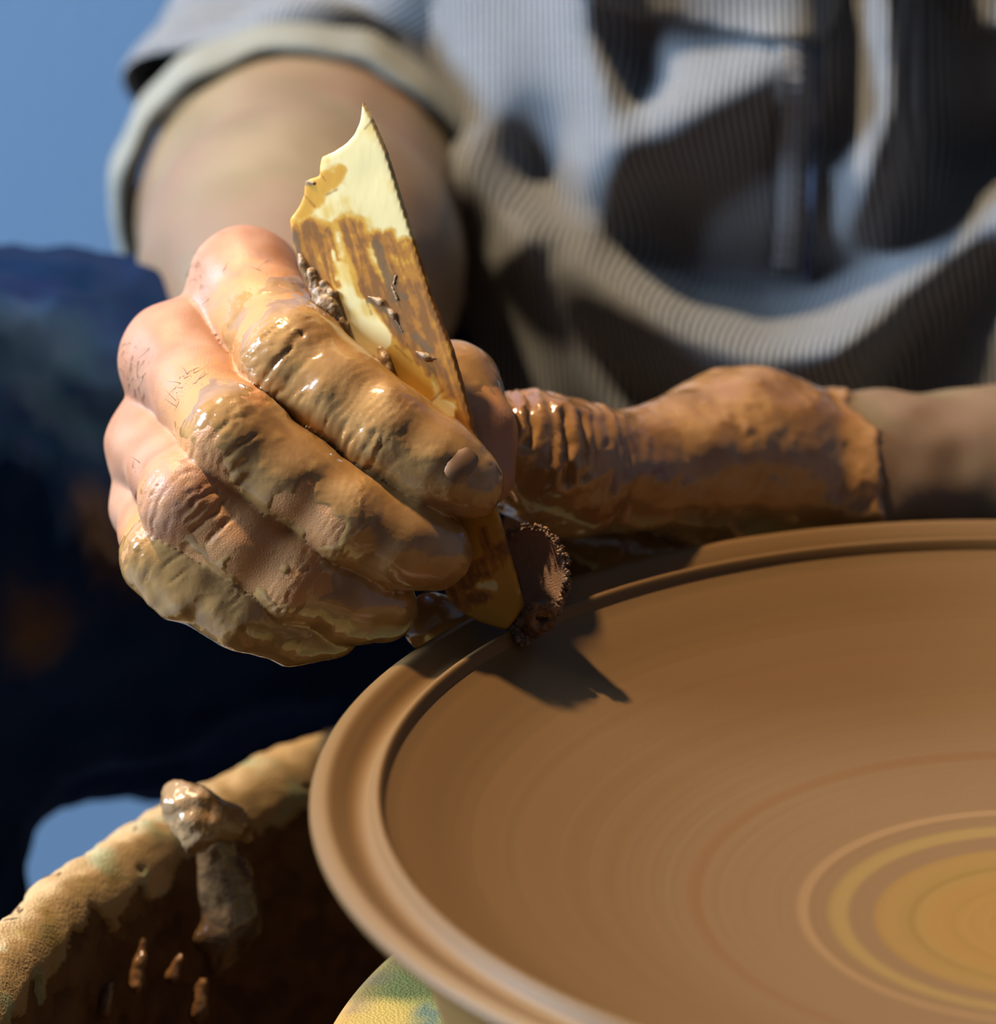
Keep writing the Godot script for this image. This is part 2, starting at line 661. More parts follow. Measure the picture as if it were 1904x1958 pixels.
func dish():
	var pts := [Vector2(0.0005, -0.0335), Vector2(0.03, -0.0325), Vector2(0.05, -0.0305), Vector2(0.0772, -0.0265), Vector2(0.095, -0.0225), Vector2(0.112, -0.0175), Vector2(0.128, -0.0118), Vector2(0.138, -0.0066), Vector2(0.1435, -0.0037), Vector2(0.1457, -0.0023), Vector2(0.1464, -0.0006), Vector2(0.1472, 0.0005), Vector2(0.1484, 0.0002), Vector2(0.1494, -0.0018), Vector2(0.1512, -0.003), Vector2(0.1535, -0.0028), Vector2(0.156, -0.001), Vector2(0.1585, 0.0004), Vector2(0.1607, 0.0), Vector2(0.1622, -0.0011), Vector2(0.1624, -0.0024), Vector2(0.161, -0.004), Vector2(0.1565, -0.007), Vector2(0.149, -0.014), Vector2(0.14, -0.03), Vector2(0.132, -0.055), Vector2(0.131, -0.07), Vector2(0.13, -0.0752), Vector2(0.0, -0.0752)]
	var prof := smooth_profile(pts.slice(0, 9), 0.0008)
	prof.append_array(smooth_profile(pts.slice(9, 25), 0.0004))
	prof.append_array(smooth_profile(pts.slice(25), 0.003))
	var rings := FastNoiseLite.new()
	rings.frequency = 1.0
	rings.seed = 12
	var shade := func(r, h, a, _i):
		var off := 0.0
		var c := Color(0.165, 0.092, 0.038)
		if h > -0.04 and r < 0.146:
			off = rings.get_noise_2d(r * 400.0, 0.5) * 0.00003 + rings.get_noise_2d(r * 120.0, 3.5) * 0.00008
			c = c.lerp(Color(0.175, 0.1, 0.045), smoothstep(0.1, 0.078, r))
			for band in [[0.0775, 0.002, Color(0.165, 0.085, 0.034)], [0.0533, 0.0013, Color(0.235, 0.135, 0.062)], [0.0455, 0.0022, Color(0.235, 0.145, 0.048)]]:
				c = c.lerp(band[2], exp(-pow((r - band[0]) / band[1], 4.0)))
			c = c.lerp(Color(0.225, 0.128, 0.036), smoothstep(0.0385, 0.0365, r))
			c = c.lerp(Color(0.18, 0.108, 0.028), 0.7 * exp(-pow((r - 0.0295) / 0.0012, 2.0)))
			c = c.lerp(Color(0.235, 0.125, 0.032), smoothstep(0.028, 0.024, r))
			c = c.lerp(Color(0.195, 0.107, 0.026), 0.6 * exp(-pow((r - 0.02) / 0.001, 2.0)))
		var wave := rings.get_noise_2d(r * 900.0, 8.0)
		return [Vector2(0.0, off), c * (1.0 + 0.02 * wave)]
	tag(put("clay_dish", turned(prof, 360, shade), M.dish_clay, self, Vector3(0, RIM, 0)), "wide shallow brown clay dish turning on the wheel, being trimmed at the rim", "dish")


func splash_pan():
	var o := base("splash_pan", Vector3(0, RIM - 0.0755, 0), "round clay-crusted splash pan around the wheel, at lower left", "basin")
	var prof := smooth_profile([Vector2(0.05, -0.13), Vector2(0.15, -0.13), Vector2(0.215, -0.126), Vector2(0.235, -0.1), Vector2(0.2385, -0.05), Vector2(0.2395, -0.012), Vector2(0.241, -0.002), Vector2(0.246, 0.004), Vector2(0.252, 0.0035), Vector2(0.2555, -0.002), Vector2(0.255, -0.01), Vector2(0.248, -0.03), Vector2(0.246, -0.09), Vector2(0.22, -0.136), Vector2(0.05, -0.138), Vector2(0.05, -0.13)], 0.0022)
	var place := func(r, h, a): return Vector3(r * cos(a), h, r * sin(a)) * 1000.0
	# clay brown, darkened to paint in the shade inside; brown flakes stand proud of the wall all over; the pale dried slip is a layer of its own on the rim
	var flaked := func(p: Vector3) -> float: return smoothstep(0.12, 0.26, 0.6 * n1(p + Vector3(11, 0, 5), 0.08) + 0.7 * n3(p, 0.13))
	var shade := func(r, h, a, _i):
		var p: Vector3 = place.call(r, h, a)
		var flake: float = flaked.call(p)
		var lump := n1(p, 0.035) * 0.0009 + n3(p, 0.11) * 0.0009 + flake * (0.0008 + 0.0008 * n3(p, 0.25))
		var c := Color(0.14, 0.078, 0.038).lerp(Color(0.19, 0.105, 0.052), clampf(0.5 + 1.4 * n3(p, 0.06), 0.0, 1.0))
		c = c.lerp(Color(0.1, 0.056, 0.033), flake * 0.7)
		return [Vector2(lump * 0.7, lump), c]
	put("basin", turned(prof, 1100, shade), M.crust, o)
	var band := smooth_profile([Vector2(0.2392, -0.014), Vector2(0.2398, -0.008), Vector2(0.241, -0.002), Vector2(0.246, 0.004), Vector2(0.252, 0.0035), Vector2(0.2555, -0.002), Vector2(0.255, -0.01), Vector2(0.251, -0.022)], 0.0013)
	var dried := func(r, h, a, i):
		var p: Vector3 = place.call(r, h, a)
		var around: Vector2 = (band[mini(i + 1, band.size() - 1)] - band[maxi(i - 1, 0)]).normalized()
		var out := Vector2(-around.y, around.x)
		var edge: float = minf(i / 9.0, (band.size() - 1 - i) / 7.0) - 0.85 + 1.0 * n1(p + Vector3(0, 0, 60), 0.06) + 1.2 * n3(p, 0.12)
		var thick := lerpf(-0.0022, 0.0009, smoothstep(-0.12, 0.12, edge)) + n3(p, 0.11) * 0.0005
		var lump := n1(p, 0.035) * 0.0009 + n3(p, 0.11) * 0.0009
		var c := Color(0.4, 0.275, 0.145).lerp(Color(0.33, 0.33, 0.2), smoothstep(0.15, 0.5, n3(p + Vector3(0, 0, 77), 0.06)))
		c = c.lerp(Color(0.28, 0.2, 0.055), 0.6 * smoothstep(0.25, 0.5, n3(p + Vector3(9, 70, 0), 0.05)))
		return [out * thick + Vector2(lump * 0.7, lump), c]
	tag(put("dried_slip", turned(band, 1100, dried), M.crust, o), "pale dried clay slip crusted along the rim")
	var bits := ORIGIN - o.position
	# the wet blob hanging over the rim, the tongue below it, flakes on the inside
	var f := Limbs.new()
	f.k_in = 5.0
	f.k_palm = 5.0
	for s in [[Vector3(-80.1, -54.7, -21.4), Vector3(-74.9, -56.8, -18.4), 5.0, 5.0], [Vector3(-74.9, -56.8, -18.4), Vector3(-68.0, -59.4, -19.5), 5.5, 4.0], [Vector3(-68.0, -59.4, -19.5), Vector3(-64.5, -64.9, -23.8), 3.0, 2.0], [Vector3(-79.3, -53.6, -17.5), Vector3(-76.1, -60.7, -14.7), 3.5, 2.5], [Vector3(-76.1, -60.7, -14.7), Vector3(-77.9, -61.2, -12.3), 2.2, 1.6]]:
		f.bone(s[0], s[1], s[2], s[3])
	lump_mesh("wet_clay_blob", f, 0.9, 0.9, 0.12, Color(0.3, 0.19, 0.1), Color(0.36, 0.22, 0.11), M.wet_lump, o, bits)
	f = Limbs.new()
	f.k_in = 7.0
	f.k_palm = 7.0
	for s in [[Vector3(-71.2, -67.5, -29.2), Vector3(-68.3, -81.6, -29.0), 4.0, 5.0], [Vector3(-73.8, -69.9, -28.3), Vector3(-72.7, -83.6, -27.1), 2.0, 3.0], [Vector3(-68.3, -81.6, -29.0), Vector3(-67.0, -89.3, -27.0), 5.0, 4.6], [Vector3(-67.0, -89.3, -27.0), Vector3(-71.5, -97.7, -23.7), 4.6, 1.5], [Vector3(-75.9, -92.7, -22.4), Vector3(-68.9, -91.8, -24.9), 2.0, 4.2], [Vector3(-71.5, -97.7, -23.7), Vector3(-72.6, -101.0, -22.4), 1.6, 0.8]]:
		f.bone(s[0], s[1], s[2], s[3])
	lump_mesh("clay_drip", f, 1.0, 0.3, 0.08, Color(0.1, 0.058, 0.03), Color(0.14, 0.078, 0.036), M.wet_lump, o, bits)
	for s in [[Vector3(-89.8, -88.7, -14.3), Vector3(-91.0, -97.9, -8.5), 1.0, 2.2], [Vector3(-105.0, -93.1, -6.1), Vector3(-106.2, -96.1, -4.9), 2.0, 3.0], [Vector3(-80.7, -94.1, -16.5), Vector3(-82.7, -98.8, -14.6), 1.2, 1.8], [Vector3(-75.7, -100.9, -15.9), Vector3(-76.4, -108.1, -13.1), 1.5, 2.6], [Vector3(-97.0, -97.3, -8.8), Vector3(-98.9, -103.3, -6.4), 1.0, 2.0]]:
		f = Limbs.new()
		f.bone(s[0], s[1], s[2], s[3])
		lump_mesh("clay_streak", f, 0.8, 0.6, 0.2, Color(0.14, 0.07, 0.033), Color(0.2, 0.1, 0.042), M.wet_lump, o, bits)


# a lump of clay from bones, roughened by noise, in millimetres about the given point of its parent
func lump_mesh(called: String, f: Limbs, cell: float, rough: float, freq: float, c0: Color, c1: Color, m: Material, parent: Node, where: Vector3) -> MeshInstance3D:
	var room_ := f.bounds(3.0)
	var s := nets(f, room_[0], room_[1], cell)
	var v: PackedVector3Array = s[0]
	var nm := normals(v, s[1])
	var col := PackedColorArray()
	for i in v.size():
		var p := v[i]
		v[i] = p + nm[i] * (n1(p, freq) + 0.5 * n3(p, freq * 2.5)) * rough
		col.append(c0.lerp(c1, clampf(0.5 + n3(p, 0.2) * 1.4, 0.0, 1.0)))
	return put(called, solid(v, s[1], col, PackedVector2Array(), 0.001), m, parent, where)


# ---------------------------------------------------------------- the scraper in the right hand
class Blade extends Sdf:
	# a flat outline (u, v) with a thickness and rounded edges; w is across it
	var poly := PackedVector2Array()
	var half := 1.2
	var soft := 0.6

	func flat(p: Vector2) -> float:
		var best := 1e9
		var inside := false
		var n := poly.size()
		for i in n:
			var a := poly[i]
			var b := poly[(i + 1) % n]
			var d := b - a
			var w := p - a
			best = minf(best, (w - d * clampf(w.dot(d) / d.length_squared(), 0.0, 1.0)).length_squared())
			if (a.y > p.y) != (b.y > p.y) and p.x < d.x * w.y / d.y + a.x:
				inside = not inside
		return -sqrt(best) if inside else sqrt(best)

	func at(p: Vector3) -> float:
		var x := flat(Vector2(p.x, p.y)) + soft
		var y := absf(p.z) - half + soft
		return minf(maxf(x, y), 0.0) + Vector2(maxf(x, 0.0), maxf(y, 0.0)).length() - soft


func scraper():
	var o := base("clay_scraper", ORIGIN, "cream and amber scraper with a jagged top, clay-smeared, held in the right hand", "scraper")
	var outline := [Vector3(-34.5, 116.1, -44.9), Vector3(-32.4, 112.8, -43.2), Vector3(-28.9, 105.7, -39.9), Vector3(-24.6, 92.9, -34.7), Vector3(-21.3, 83.6, -30.8), Vector3(-17.9, 73.3, -26.6), Vector3(-13.2, 62.5, -21.8), Vector3(-9.0, 48.5, -16.3), Vector3(-6.0, 35.8, -11.7), Vector3(-2.5, 26.2, -7.6), Vector3(-0.9, 20.8, -5.5), Vector3(1.2, 14.2, -2.8), Vector3(3.4, 6.1, 0.2), Vector3(-0.4, -0.0, 0.3), Vector3(-6.8, 0.9, -2.6), Vector3(-12.4, 3.1, -5.4), Vector3(-15.5, 7.4, -7.9), Vector3(-17.3, 15.0, -10.7), Vector3(-21.7, 26.4, -15.5), Vector3(-31.6, 44.2, -24.4), Vector3(-41.6, 59.7, -32.6), Vector3(-47.2, 70.9, -37.9), Vector3(-49.9, 76.0, -40.4), Vector3(-51.5, 83.0, -43.0), Vector3(-52.0, 87.1, -44.3), Vector3(-49.6, 90.8, -44.3), Vector3(-48.6, 93.3, -44.6), Vector3(-48.3, 96.6, -45.3), Vector3(-44.9, 98.0, -44.4), Vector3(-44.4, 102.4, -45.3), Vector3(-41.4, 104.0, -44.5), Vector3(-38.4, 106.2, -43.9), Vector3(-36.4, 108.6, -43.7), Vector3(-35.1, 111.6, -44.0)]
	var ex: Vector3 = (Vector3(3.0, 60.9, -14.6) - Vector3(-34.1, 55.9, -28.5)).normalized()
	var n: Vector3 = ex.cross(Vector3(-21.5, 105.2, -36.7) - Vector3(-21.7, 21.5, -14.2)).normalized()
	var ey := n.cross(ex)
	var turn := Basis(ex, ey, n)
	var flat := func(p: Vector3) -> Vector2: return Vector2(p.dot(ex), p.dot(ey))
	var away: float = (outline[20] as Vector3).dot(n)
	var b := Blade.new()
	var lo := Vector2.ONE * 1e9
	var hi := -lo
	for p in outline:
		var q: Vector2 = flat.call(p)
		b.poly.append(q)
		lo = lo.min(q)
		hi = hi.max(q)
	var s := nets(b, Vector3(lo.x - 2, lo.y - 2, -2.5), Vector3(hi.x + 2, hi.y + 2, 2.5), 0.7)
	var v: PackedVector3Array = s[0]
	var uv := PackedVector2Array()
	for i in v.size():
		var p := v[i]
		uv.append(Vector2((p.x - lo.x) / (hi.x - lo.x), (hi.y - p.y) / (hi.y - lo.y)))
		v[i] = turn * (p + Vector3(0, 0, away + 0.12 * n1(p, 0.06)))
	var m := StandardMaterial3D.new()
	m.resource_name = "horn"
	m.albedo_texture = stains(b, lo, hi, flat)
	m.roughness = 0.5
	m.metallic_specular = 0.3
	m.heightmap_enabled = true
	m.heightmap_texture = tex(FastNoiseLite.TYPE_SIMPLEX, 0.02, 31, 512, 4)
	m.heightmap_scale = 0.004
	m.uv2_triplanar = false
	put("blade", solid(v, s[1], PackedColorArray(), uv, 0.001), m, o)
	# raised smears of wet clay on its face
	for k in [[[Vector3(-46.9, 76.0, -37.8), Vector3(-46.1, 73.0, -36.6)], [1.2, 1.5], 0.4, 0.35], [[Vector3(-45.8, 71.9, -36.6), Vector3(-43.0, 69.2, -34.6), Vector3(-40.3, 64.8, -32.3), Vector3(-38.8, 62.2, -31.0)], [2.0, 2.6, 2.2, 1.3], 0.5, 0.35], [[Vector3(-44.2, 73.5, -36.2), Vector3(-42.0, 71.8, -34.6)], [1.1, 1.5], 0.4, 0.4], [[Vector3(-26.9, 78.0, -30.3), Vector3(-27.4, 75.9, -30.0)], [0.35, 0.45], 0.1, 0.4], [[Vector3(-28.0, 75.6, -30.2), Vector3(-26.5, 72.6, -28.7)], [0.3, 0.5], 0.1, 0.4], [[Vector3(-33.6, 72.4, -31.5), Vector3(-30.5, 71.5, -30.0), Vector3(-27.4, 68.9, -28.1), Vector3(-25.3, 65.4, -26.2)], [0.3, 0.55, 0.5, 0.3], 0.08, 0.3], [[Vector3(-22.2, 61.2, -23.9), Vector3(-19.7, 60.3, -22.6), Vector3(-16.9, 60.3, -21.4)], [0.35, 0.55, 0.3], 0.08, 0.3], [[Vector3(-30.6, 60.6, -27.0), Vector3(-29.6, 58.6, -25.4), Vector3(-28.9, 56.2, -23.9)], [0.8, 1.2, 1.6], 0.3, 0.3], [[Vector3(-48.2, 96.7, -44.1), Vector3(-46.3, 96.6, -43.3)], [0.35, 0.5], 0.1, 0.4], [[Vector3(-50.0, 79.8, -40.4), Vector3(-49.1, 77.8, -39.5), Vector3(-48.0, 74.8, -38.2)], [0.5, 0.8, 0.7], 0.2, 0.35]]:
		var f := Limbs.new()
		f.k_in = 2.0
		f.k_palm = 2.0
		for i in k[0].size() - 1:
			f.bone(k[0][i], k[0][i + 1], k[1][i], k[1][i + 1])
		lump_mesh("clay_smear", f, 0.45, k[2], k[3], Color(0.23, 0.14, 0.07), Color(0.31, 0.19, 0.09), M.smear, o, Vector3.ZERO)


# what the blade is stained with: strokes of clay dye soaked into it, amber where thin, brown where thick
func stains(b: Blade, lo: Vector2, hi: Vector2, flat: Callable) -> ImageTexture:
	var w := 190
	var h := 560
	var im := Image.create(w, h, false, Image.FORMAT_RGB8)
	var brown := [[Vector3(-46.5, 85.4, -41.6), Vector3(-44.3, 71.3, -36.9), 3.2], [Vector3(-50.9, 84.3, -43.1), Vector3(-47.6, 72.7, -38.6), 2.2], [Vector3(-38.0, 87.4, -38.7), Vector3(-32.5, 74.6, -33.0), 2.8], [Vector3(-32.5, 74.6, -33.0), Vector3(-22.8, 64.0, -26.1), 3.6], [Vector3(-30.7, 85.0, -35.0), Vector3(-25.0, 73.2, -29.5), 2.2], [Vector3(-25.0, 73.2, -29.5), Vector3(-20.1, 63.7, -24.9), 3.2], [Vector3(-35.0, 87.8, -37.5), Vector3(-33.5, 83.7, -35.8), 1.1], [Vector3(-24.3, 83.7, -32.0), Vector3(-16.4, 65.4, -23.9), 2.6], [Vector3(-42.5, 85.3, -39.9), Vector3(-40.3, 74.2, -36.0), 1.4], [Vector3(-21.6, 69.5, -27.1), Vector3(-12.9, 54.0, -19.4), 3.6], [Vector3(-28.4, 85.9, -34.3), Vector3(-26.5, 83.2, -32.8), 1.6], [Vector3(-12.9, 58.7, -20.7), Vector3(-8.6, 45.6, -15.4), 2.4], [Vector3(-22.8, 62.8, -25.8), Vector3(-17.9, 58.1, -22.5), 2.4], [Vector3(-12.9, 46.8, -17.4), Vector3(-6.2, 35.8, -11.7), 3.0], [Vector3(-13.0, 7.2, -6.8), Vector3(-0.6, 18.7, -4.8), 2.6], [Vector3(-11.7, 5.0, -5.7), Vector3(-5.6, 7.1, -3.7), 2.4], [Vector3(-5.8, 22.1, -7.9), Vector3(-4.6, 16.9, -6.0), 1.2]]
	var amber := [[Vector3(-45.7, 101.1, -45.5), Vector3(-45.0, 94.6, -43.4), 1.6], [Vector3(-42.7, 97.8, -43.4), Vector3(-49.0, 89.9, -43.8), 2.4], [Vector3(-51.5, 86.0, -43.8), Vector3(-49.7, 77.8, -40.8), 2.0], [Vector3(-41.4, 96.8, -42.6), Vector3(-39.6, 99.4, -42.5), 1.2], [Vector3(-29.1, 61.3, -28.0), Vector3(-21.6, 52.8, -22.6), 4.5], [Vector3(-6.8, 22.5, -8.4), Vector3(-1.9, 12.5, -3.7), 6.0], [Vector3(-9.3, 4.1, -4.5), Vector3(1.2, 4.6, -0.3), 5.0]]
	var clean := [[Vector3(-35.0, 67.7, -32.1), Vector3(-31.3, 62.5, -29.2), 4.0], [Vector3(-39.6, 77.7, -36.7), Vector3(-36.3, 68.8, -32.9), 1.5], [Vector3(-41.5, 80.7, -38.3), Vector3(-40.3, 75.4, -36.3), 0.6], [Vector3(-34.0, 62.5, -30.3), Vector3(-32.2, 57.3, -28.2), 3.2], [Vector3(-16.4, 48.9, -19.5), Vector3(-13.9, 48.8, -18.4), 2.0], [Vector3(-6.5, 9.6, -4.8), Vector3(-3.6, 9.8, -3.7), 1.1]]
	var crack := [[Vector3(-31.7, 112.7, -42.9), Vector3(-33.7, 110.1, -43.0), 0.16], [Vector3(-35.0, 83.3, -36.3), Vector3(-34.0, 72.6, -33.0), 0.1], [Vector3(-34.0, 72.6, -33.0), Vector3(-32.3, 68.1, -31.1), 0.14], [Vector3(-45.2, 99.7, -44.9), Vector3(-43.2, 97.2, -43.4), 0.12], [Vector3(-48.4, 93.3, -44.5), Vector3(-45.7, 90.9, -42.8), 0.18], [Vector3(-43.0, 94.0, -42.5), Vector3(-40.4, 95.5, -41.8), 0.16], [Vector3(-26.6, 61.7, -27.0), Vector3(-22.8, 58.6, -24.7), 0.12], [Vector3(-18.5, 49.6, -20.5), Vector3(-15.4, 53.0, -20.1), 0.2]]
	var mud := [[Vector3(-31.2, 84.2, -35.0), Vector3(-28.8, 78.1, -32.4), 1.2], [Vector3(-28.8, 78.1, -32.4), Vector3(-26.5, 72.7, -30.0), 1.3], [Vector3(-25.8, 73.4, -29.9), Vector3(-24.1, 73.1, -29.1), 0.8], [Vector3(-33.0, 71.3, -32.3), Vector3(-27.0, 68.2, -29.0), 0.4], [Vector3(-27.0, 68.2, -29.0), Vector3(-25.1, 65.0, -27.3), 0.8], [Vector3(-46.5, 75.8, -39.0), Vector3(-39.1, 62.4, -32.3), 1.6], [Vector3(-50.8, 83.7, -42.9), Vector3(-47.8, 73.3, -38.8), 0.9], [Vector3(-22.2, 64.6, -26.1), Vector3(-18.5, 61.8, -23.8), 1.0], [Vector3(-48.2, 96.3, -45.2), Vector3(-46.3, 96.2, -44.4), 0.6]]
	var sets := []
	for group in [brown, amber, clean, crack, mud]:
		var list := []
		for k in group:
			var p: Vector2 = flat.call(k[0])
			list.append([p, flat.call(k[1]) - p, k[2]])
		sets.append(list)
	for y in h:
		for x in w:
			var p := Vector2(lerpf(lo.x, hi.x, (x + 0.5) / w), lerpf(hi.y, lo.y, (y + 0.5) / h))
			var edge := b.flat(p)
			if edge > 1.5:
				continue
			var q := Vector3(p.x, p.y, 0)
			var rough := n3(q, 0.22) * 1.3
			var streak := n3(Vector3(p.x * 0.4 + p.y * 0.13, p.y * 0.04, 5.0), 1.0)
			var d := [1e9, 1e9, 1e9, 1e9, 1e9]
			for g in 5:
				var least := 1e9
				for k in sets[g]:
					var e: Vector2 = k[1]
					var r: Vector2 = p - k[0]
					least = minf(least, (r - e * clampf(r.dot(e) / e.length_squared(), 0.0, 1.0)).length() - k[2])
				d[g] = least
			var cream := Color(0.8, 0.66, 0.33).lerp(Color(0.72, 0.5, 0.15), smoothstep(0.0, 0.6, n3(q, 0.09) + 0.35 * streak))
			var cl := 1.0 - smoothstep(-0.8, 0.5, d[2] + rough * 0.7 + 0.5 * streak)
			var a := 1.0 - smoothstep(-0.8, 2.0, minf(d[0] - 0.3, d[1]) + rough * 1.2)
			var br := 1.0 - smoothstep(-0.7, 0.8, d[0] + 0.4 + rough * 0.8 + streak * 1.6)
			var level := clampf((a * 0.42 + br * (0.4 + 0.6 * streak + 0.3 * n3(q, 0.3))) * (1.0 - 0.92 * cl), 0.0, 1.0)
			var c := cream.lerp(Color(0.62, 0.33, 0.05), smoothstep(0.05, 0.38, level))
			c = c.lerp(Color(0.43, 0.18, 0.036), smoothstep(0.35, 0.62, level))
			c = c.lerp(Color(0.25, 0.11, 0.036), smoothstep(0.62, 0.95, level))
			c = c.lerp(Color(0.26, 0.1, 0.025), (1.0 - smoothstep(-0.9, -0.1, absf(edge) - 0.6 + rough * 0.4)) * (0.7 if p.x > lerpf(lo.x, hi.x, 0.3) else 0.2))
			c = c.lerp(Color(0.17, 0.105, 0.055), 0.85 * (1.0 - smoothstep(-0.3, 0.3, d[4] + 0.5 * rough)))
			c = c.lerp(Color(0.22, 0.08, 0.02), 0.55 * (1.0 - smoothstep(-0.1, 0.3, d[3] + 0.25 * n3(q, 0.8))))
			im.set_pixel(x, y, c.linear_to_srgb())
	return ImageTexture.create_from_image(im)



# ---------------------------------------------------------------- the shaving that the scraper lifts off the rim
func shaving():
	var o := base("clay_shaving", ORIGIN, "dark clay shaving with a crumbly edge, curling off the scraper's tip at the rim", "shaving")
	var near_edge := Curve3D.new()
	for p in [Vector3(-2.2, 20.2, -12.4), Vector3(-0.4, 16.2, -10.8), Vector3(1.4, 11.1, -8.8), Vector3(2.6, 7.4, -6.2), Vector3(3.3, 3.0, -3.4)]:
		near_edge.add_point(p)
	var far_edge := Curve3D.new()
	var arc := [Vector3(-0.9, 19.6, -11.1), Vector3(3.1, 22.6, -9.0), Vector3(7.5, 23.0, -6.0), Vector3(10.7, 21.2, -3.1), Vector3(12.9, 17.9, -0.7), Vector3(13.5, 14.3, 0.7), Vector3(12.6, 9.9, 1.4), Vector3(10.7, 5.3, 2.1)]
	for i in arc.size():
		var h: Vector3 = (arc[mini(i + 1, 7)] - arc[maxi(i - 1, 0)]) / 6.0
		far_edge.add_point(arc[i], -h, h)
	var rows := 40
	var cols := 22
	var v := PackedVector3Array()
	var col := PackedColorArray()
	for i in rows:
		var t := i / (rows - 1.0)
		var p := near_edge.sample_baked(t * near_edge.get_baked_length(), true)
		var q := far_edge.sample_baked(t * far_edge.get_baked_length(), true)
		for j in cols * 2:
			var back := j >= cols
			var s := (j if not back else cols * 2 - 1 - j) / (cols - 1.0)
			var x := p.lerp(q, s)
			x += Vector3(0, -0.37, -0.93) * (2.2 * sin(PI * s) * sin(PI * clampf(t * 0.8 + 0.1, 0, 1)) + (1.3 if back else 0.0))
			x += (q - p).normalized() * 0.5 * n3(x, 0.6) * smoothstep(0.85, 1.0, s)
			x += Vector3(0, 0, 0.14) * n1(Vector3(s * 9.0, t * 2.0, 0), 1.0)
			v.append(x)
			col.append(Color(0.27, 0.15, 0.095).lerp(Color(0.34, 0.195, 0.125), clampf(0.5 + n3(x, 0.5), 0, 1)))
	put("sheet", solid(v, grid(v, rows, cols * 2, true, true), col, PackedVector2Array(), 0.001), M.trimmed_clay, o)
	# the roll at its foot
	var f := Limbs.new()
	f.k_in = 0.7
	f.k_palm = 0.7
	var mid: Vector3 = Vector3(7.7, 4.8, 4.5)
	var last := Vector3.ZERO
	for i in 17:
		var a := 0.6 + i * 0.5
		var r := 3.9 - i * 0.16
		var p := mid + Vector3(cos(a) * r, sin(a) * r, -i * 0.12)
		if i:
			f.bone(last, p, 1.15, 1.1)
		last = p
	f.bone(Vector3(2.5, 2.3, -1.0), Vector3(5.8, 1.8, 1.4), 1.6, 2.9)
	f.bone(Vector3(3.1, 1.4, 0.5), Vector3(6.8, 3.4, -3.6), 2.0, 2.6)
	lump_mesh("curl", f, 0.45, 0.55, 0.7, Color(0.13, 0.07, 0.045), Color(0.27, 0.15, 0.085), M.trimmed_clay, o, Vector3.ZERO)
	f = Limbs.new()
	f.k_in = 0.5
	f.bone(Vector3(1.2, 0.2, 2.0), Vector3(2.3, -0.8, 3.5), 1.1, 1.4)
	f.bone(Vector3(2.3, -0.8, 3.5), Vector3(4.0, -1.4, 4.8), 1.0, 0.6)
	lump_mesh("hanging_crumb", f, 0.4, 0.9, 0.9, Color(0.16, 0.09, 0.055), Color(0.27, 0.16, 0.1), M.trimmed_clay, o, Vector3.ZERO)
	# crumbs torn along the edge, too many and too small to pick apart
	var rng := RandomNumberGenerator.new()
	rng.seed = 11
	var st := SurfaceTool.new()
	st.begin(Mesh.PRIMITIVE_TRIANGLES)
	var ball := SphereMesh.new()
	ball.radial_segments = 9
	ball.rings = 5
	ball.radius = 1.0
	ball.height = 2.0
	for i in 260:
		var t := rng.randf()
		var q: Vector3 = far_edge.sample_baked(t * far_edge.get_baked_length(), true)
		var r := rng.randf_range(0.15, 0.55) * lerpf(0.7, 1.3, t)
		q += Vector3(rng.randf_range(-0.7, 0.7), rng.randf_range(-0.7, 0.7), rng.randf_range(-1.3, 0.9))
		var turn := Basis.from_euler(Vector3(rng.randf() * TAU, rng.randf() * TAU, 0)).scaled(Vector3(r * rng.randf_range(0.7, 1.5), r, r * rng.randf_range(0.6, 1.2)))
		var arr := ball.get_mesh_arrays()
		var pts: PackedVector3Array = arr[Mesh.ARRAY_VERTEX]
		var tint := PackedColorArray()
		var shade := Color(0.14, 0.075, 0.05).lerp(Color(0.32, 0.19, 0.11), rng.randf() * rng.randf() * 1.4)
		for k in pts.size():
			pts[k] *= 1.0 + 0.5 * n1(pts[k] + Vector3(i, 0, 0), 1.1)
			tint.append(shade)
		arr[Mesh.ARRAY_VERTEX] = pts
		arr[Mesh.ARRAY_COLOR] = tint
		var one := ArrayMesh.new()
		one.add_surface_from_arrays(Mesh.PRIMITIVE_TRIANGLES, arr)
		st.append_from(one, 0, Transform3D(turn, q).scaled(Vector3.ONE * 0.001))
	var crumbs := put("crumbs", st.commit(), M.trimmed_clay, o)
	crumbs.set_meta("kind", "stuff")



# ---------------------------------------------------------------- the potter
func potter():
	var o := base("person", ORIGIN, "potter in a rolled-sleeve striped shirt and dark jeans, clay-smeared hands trimming a dish", "person")
	body(o)
	shirt(o)
	jeans(o)


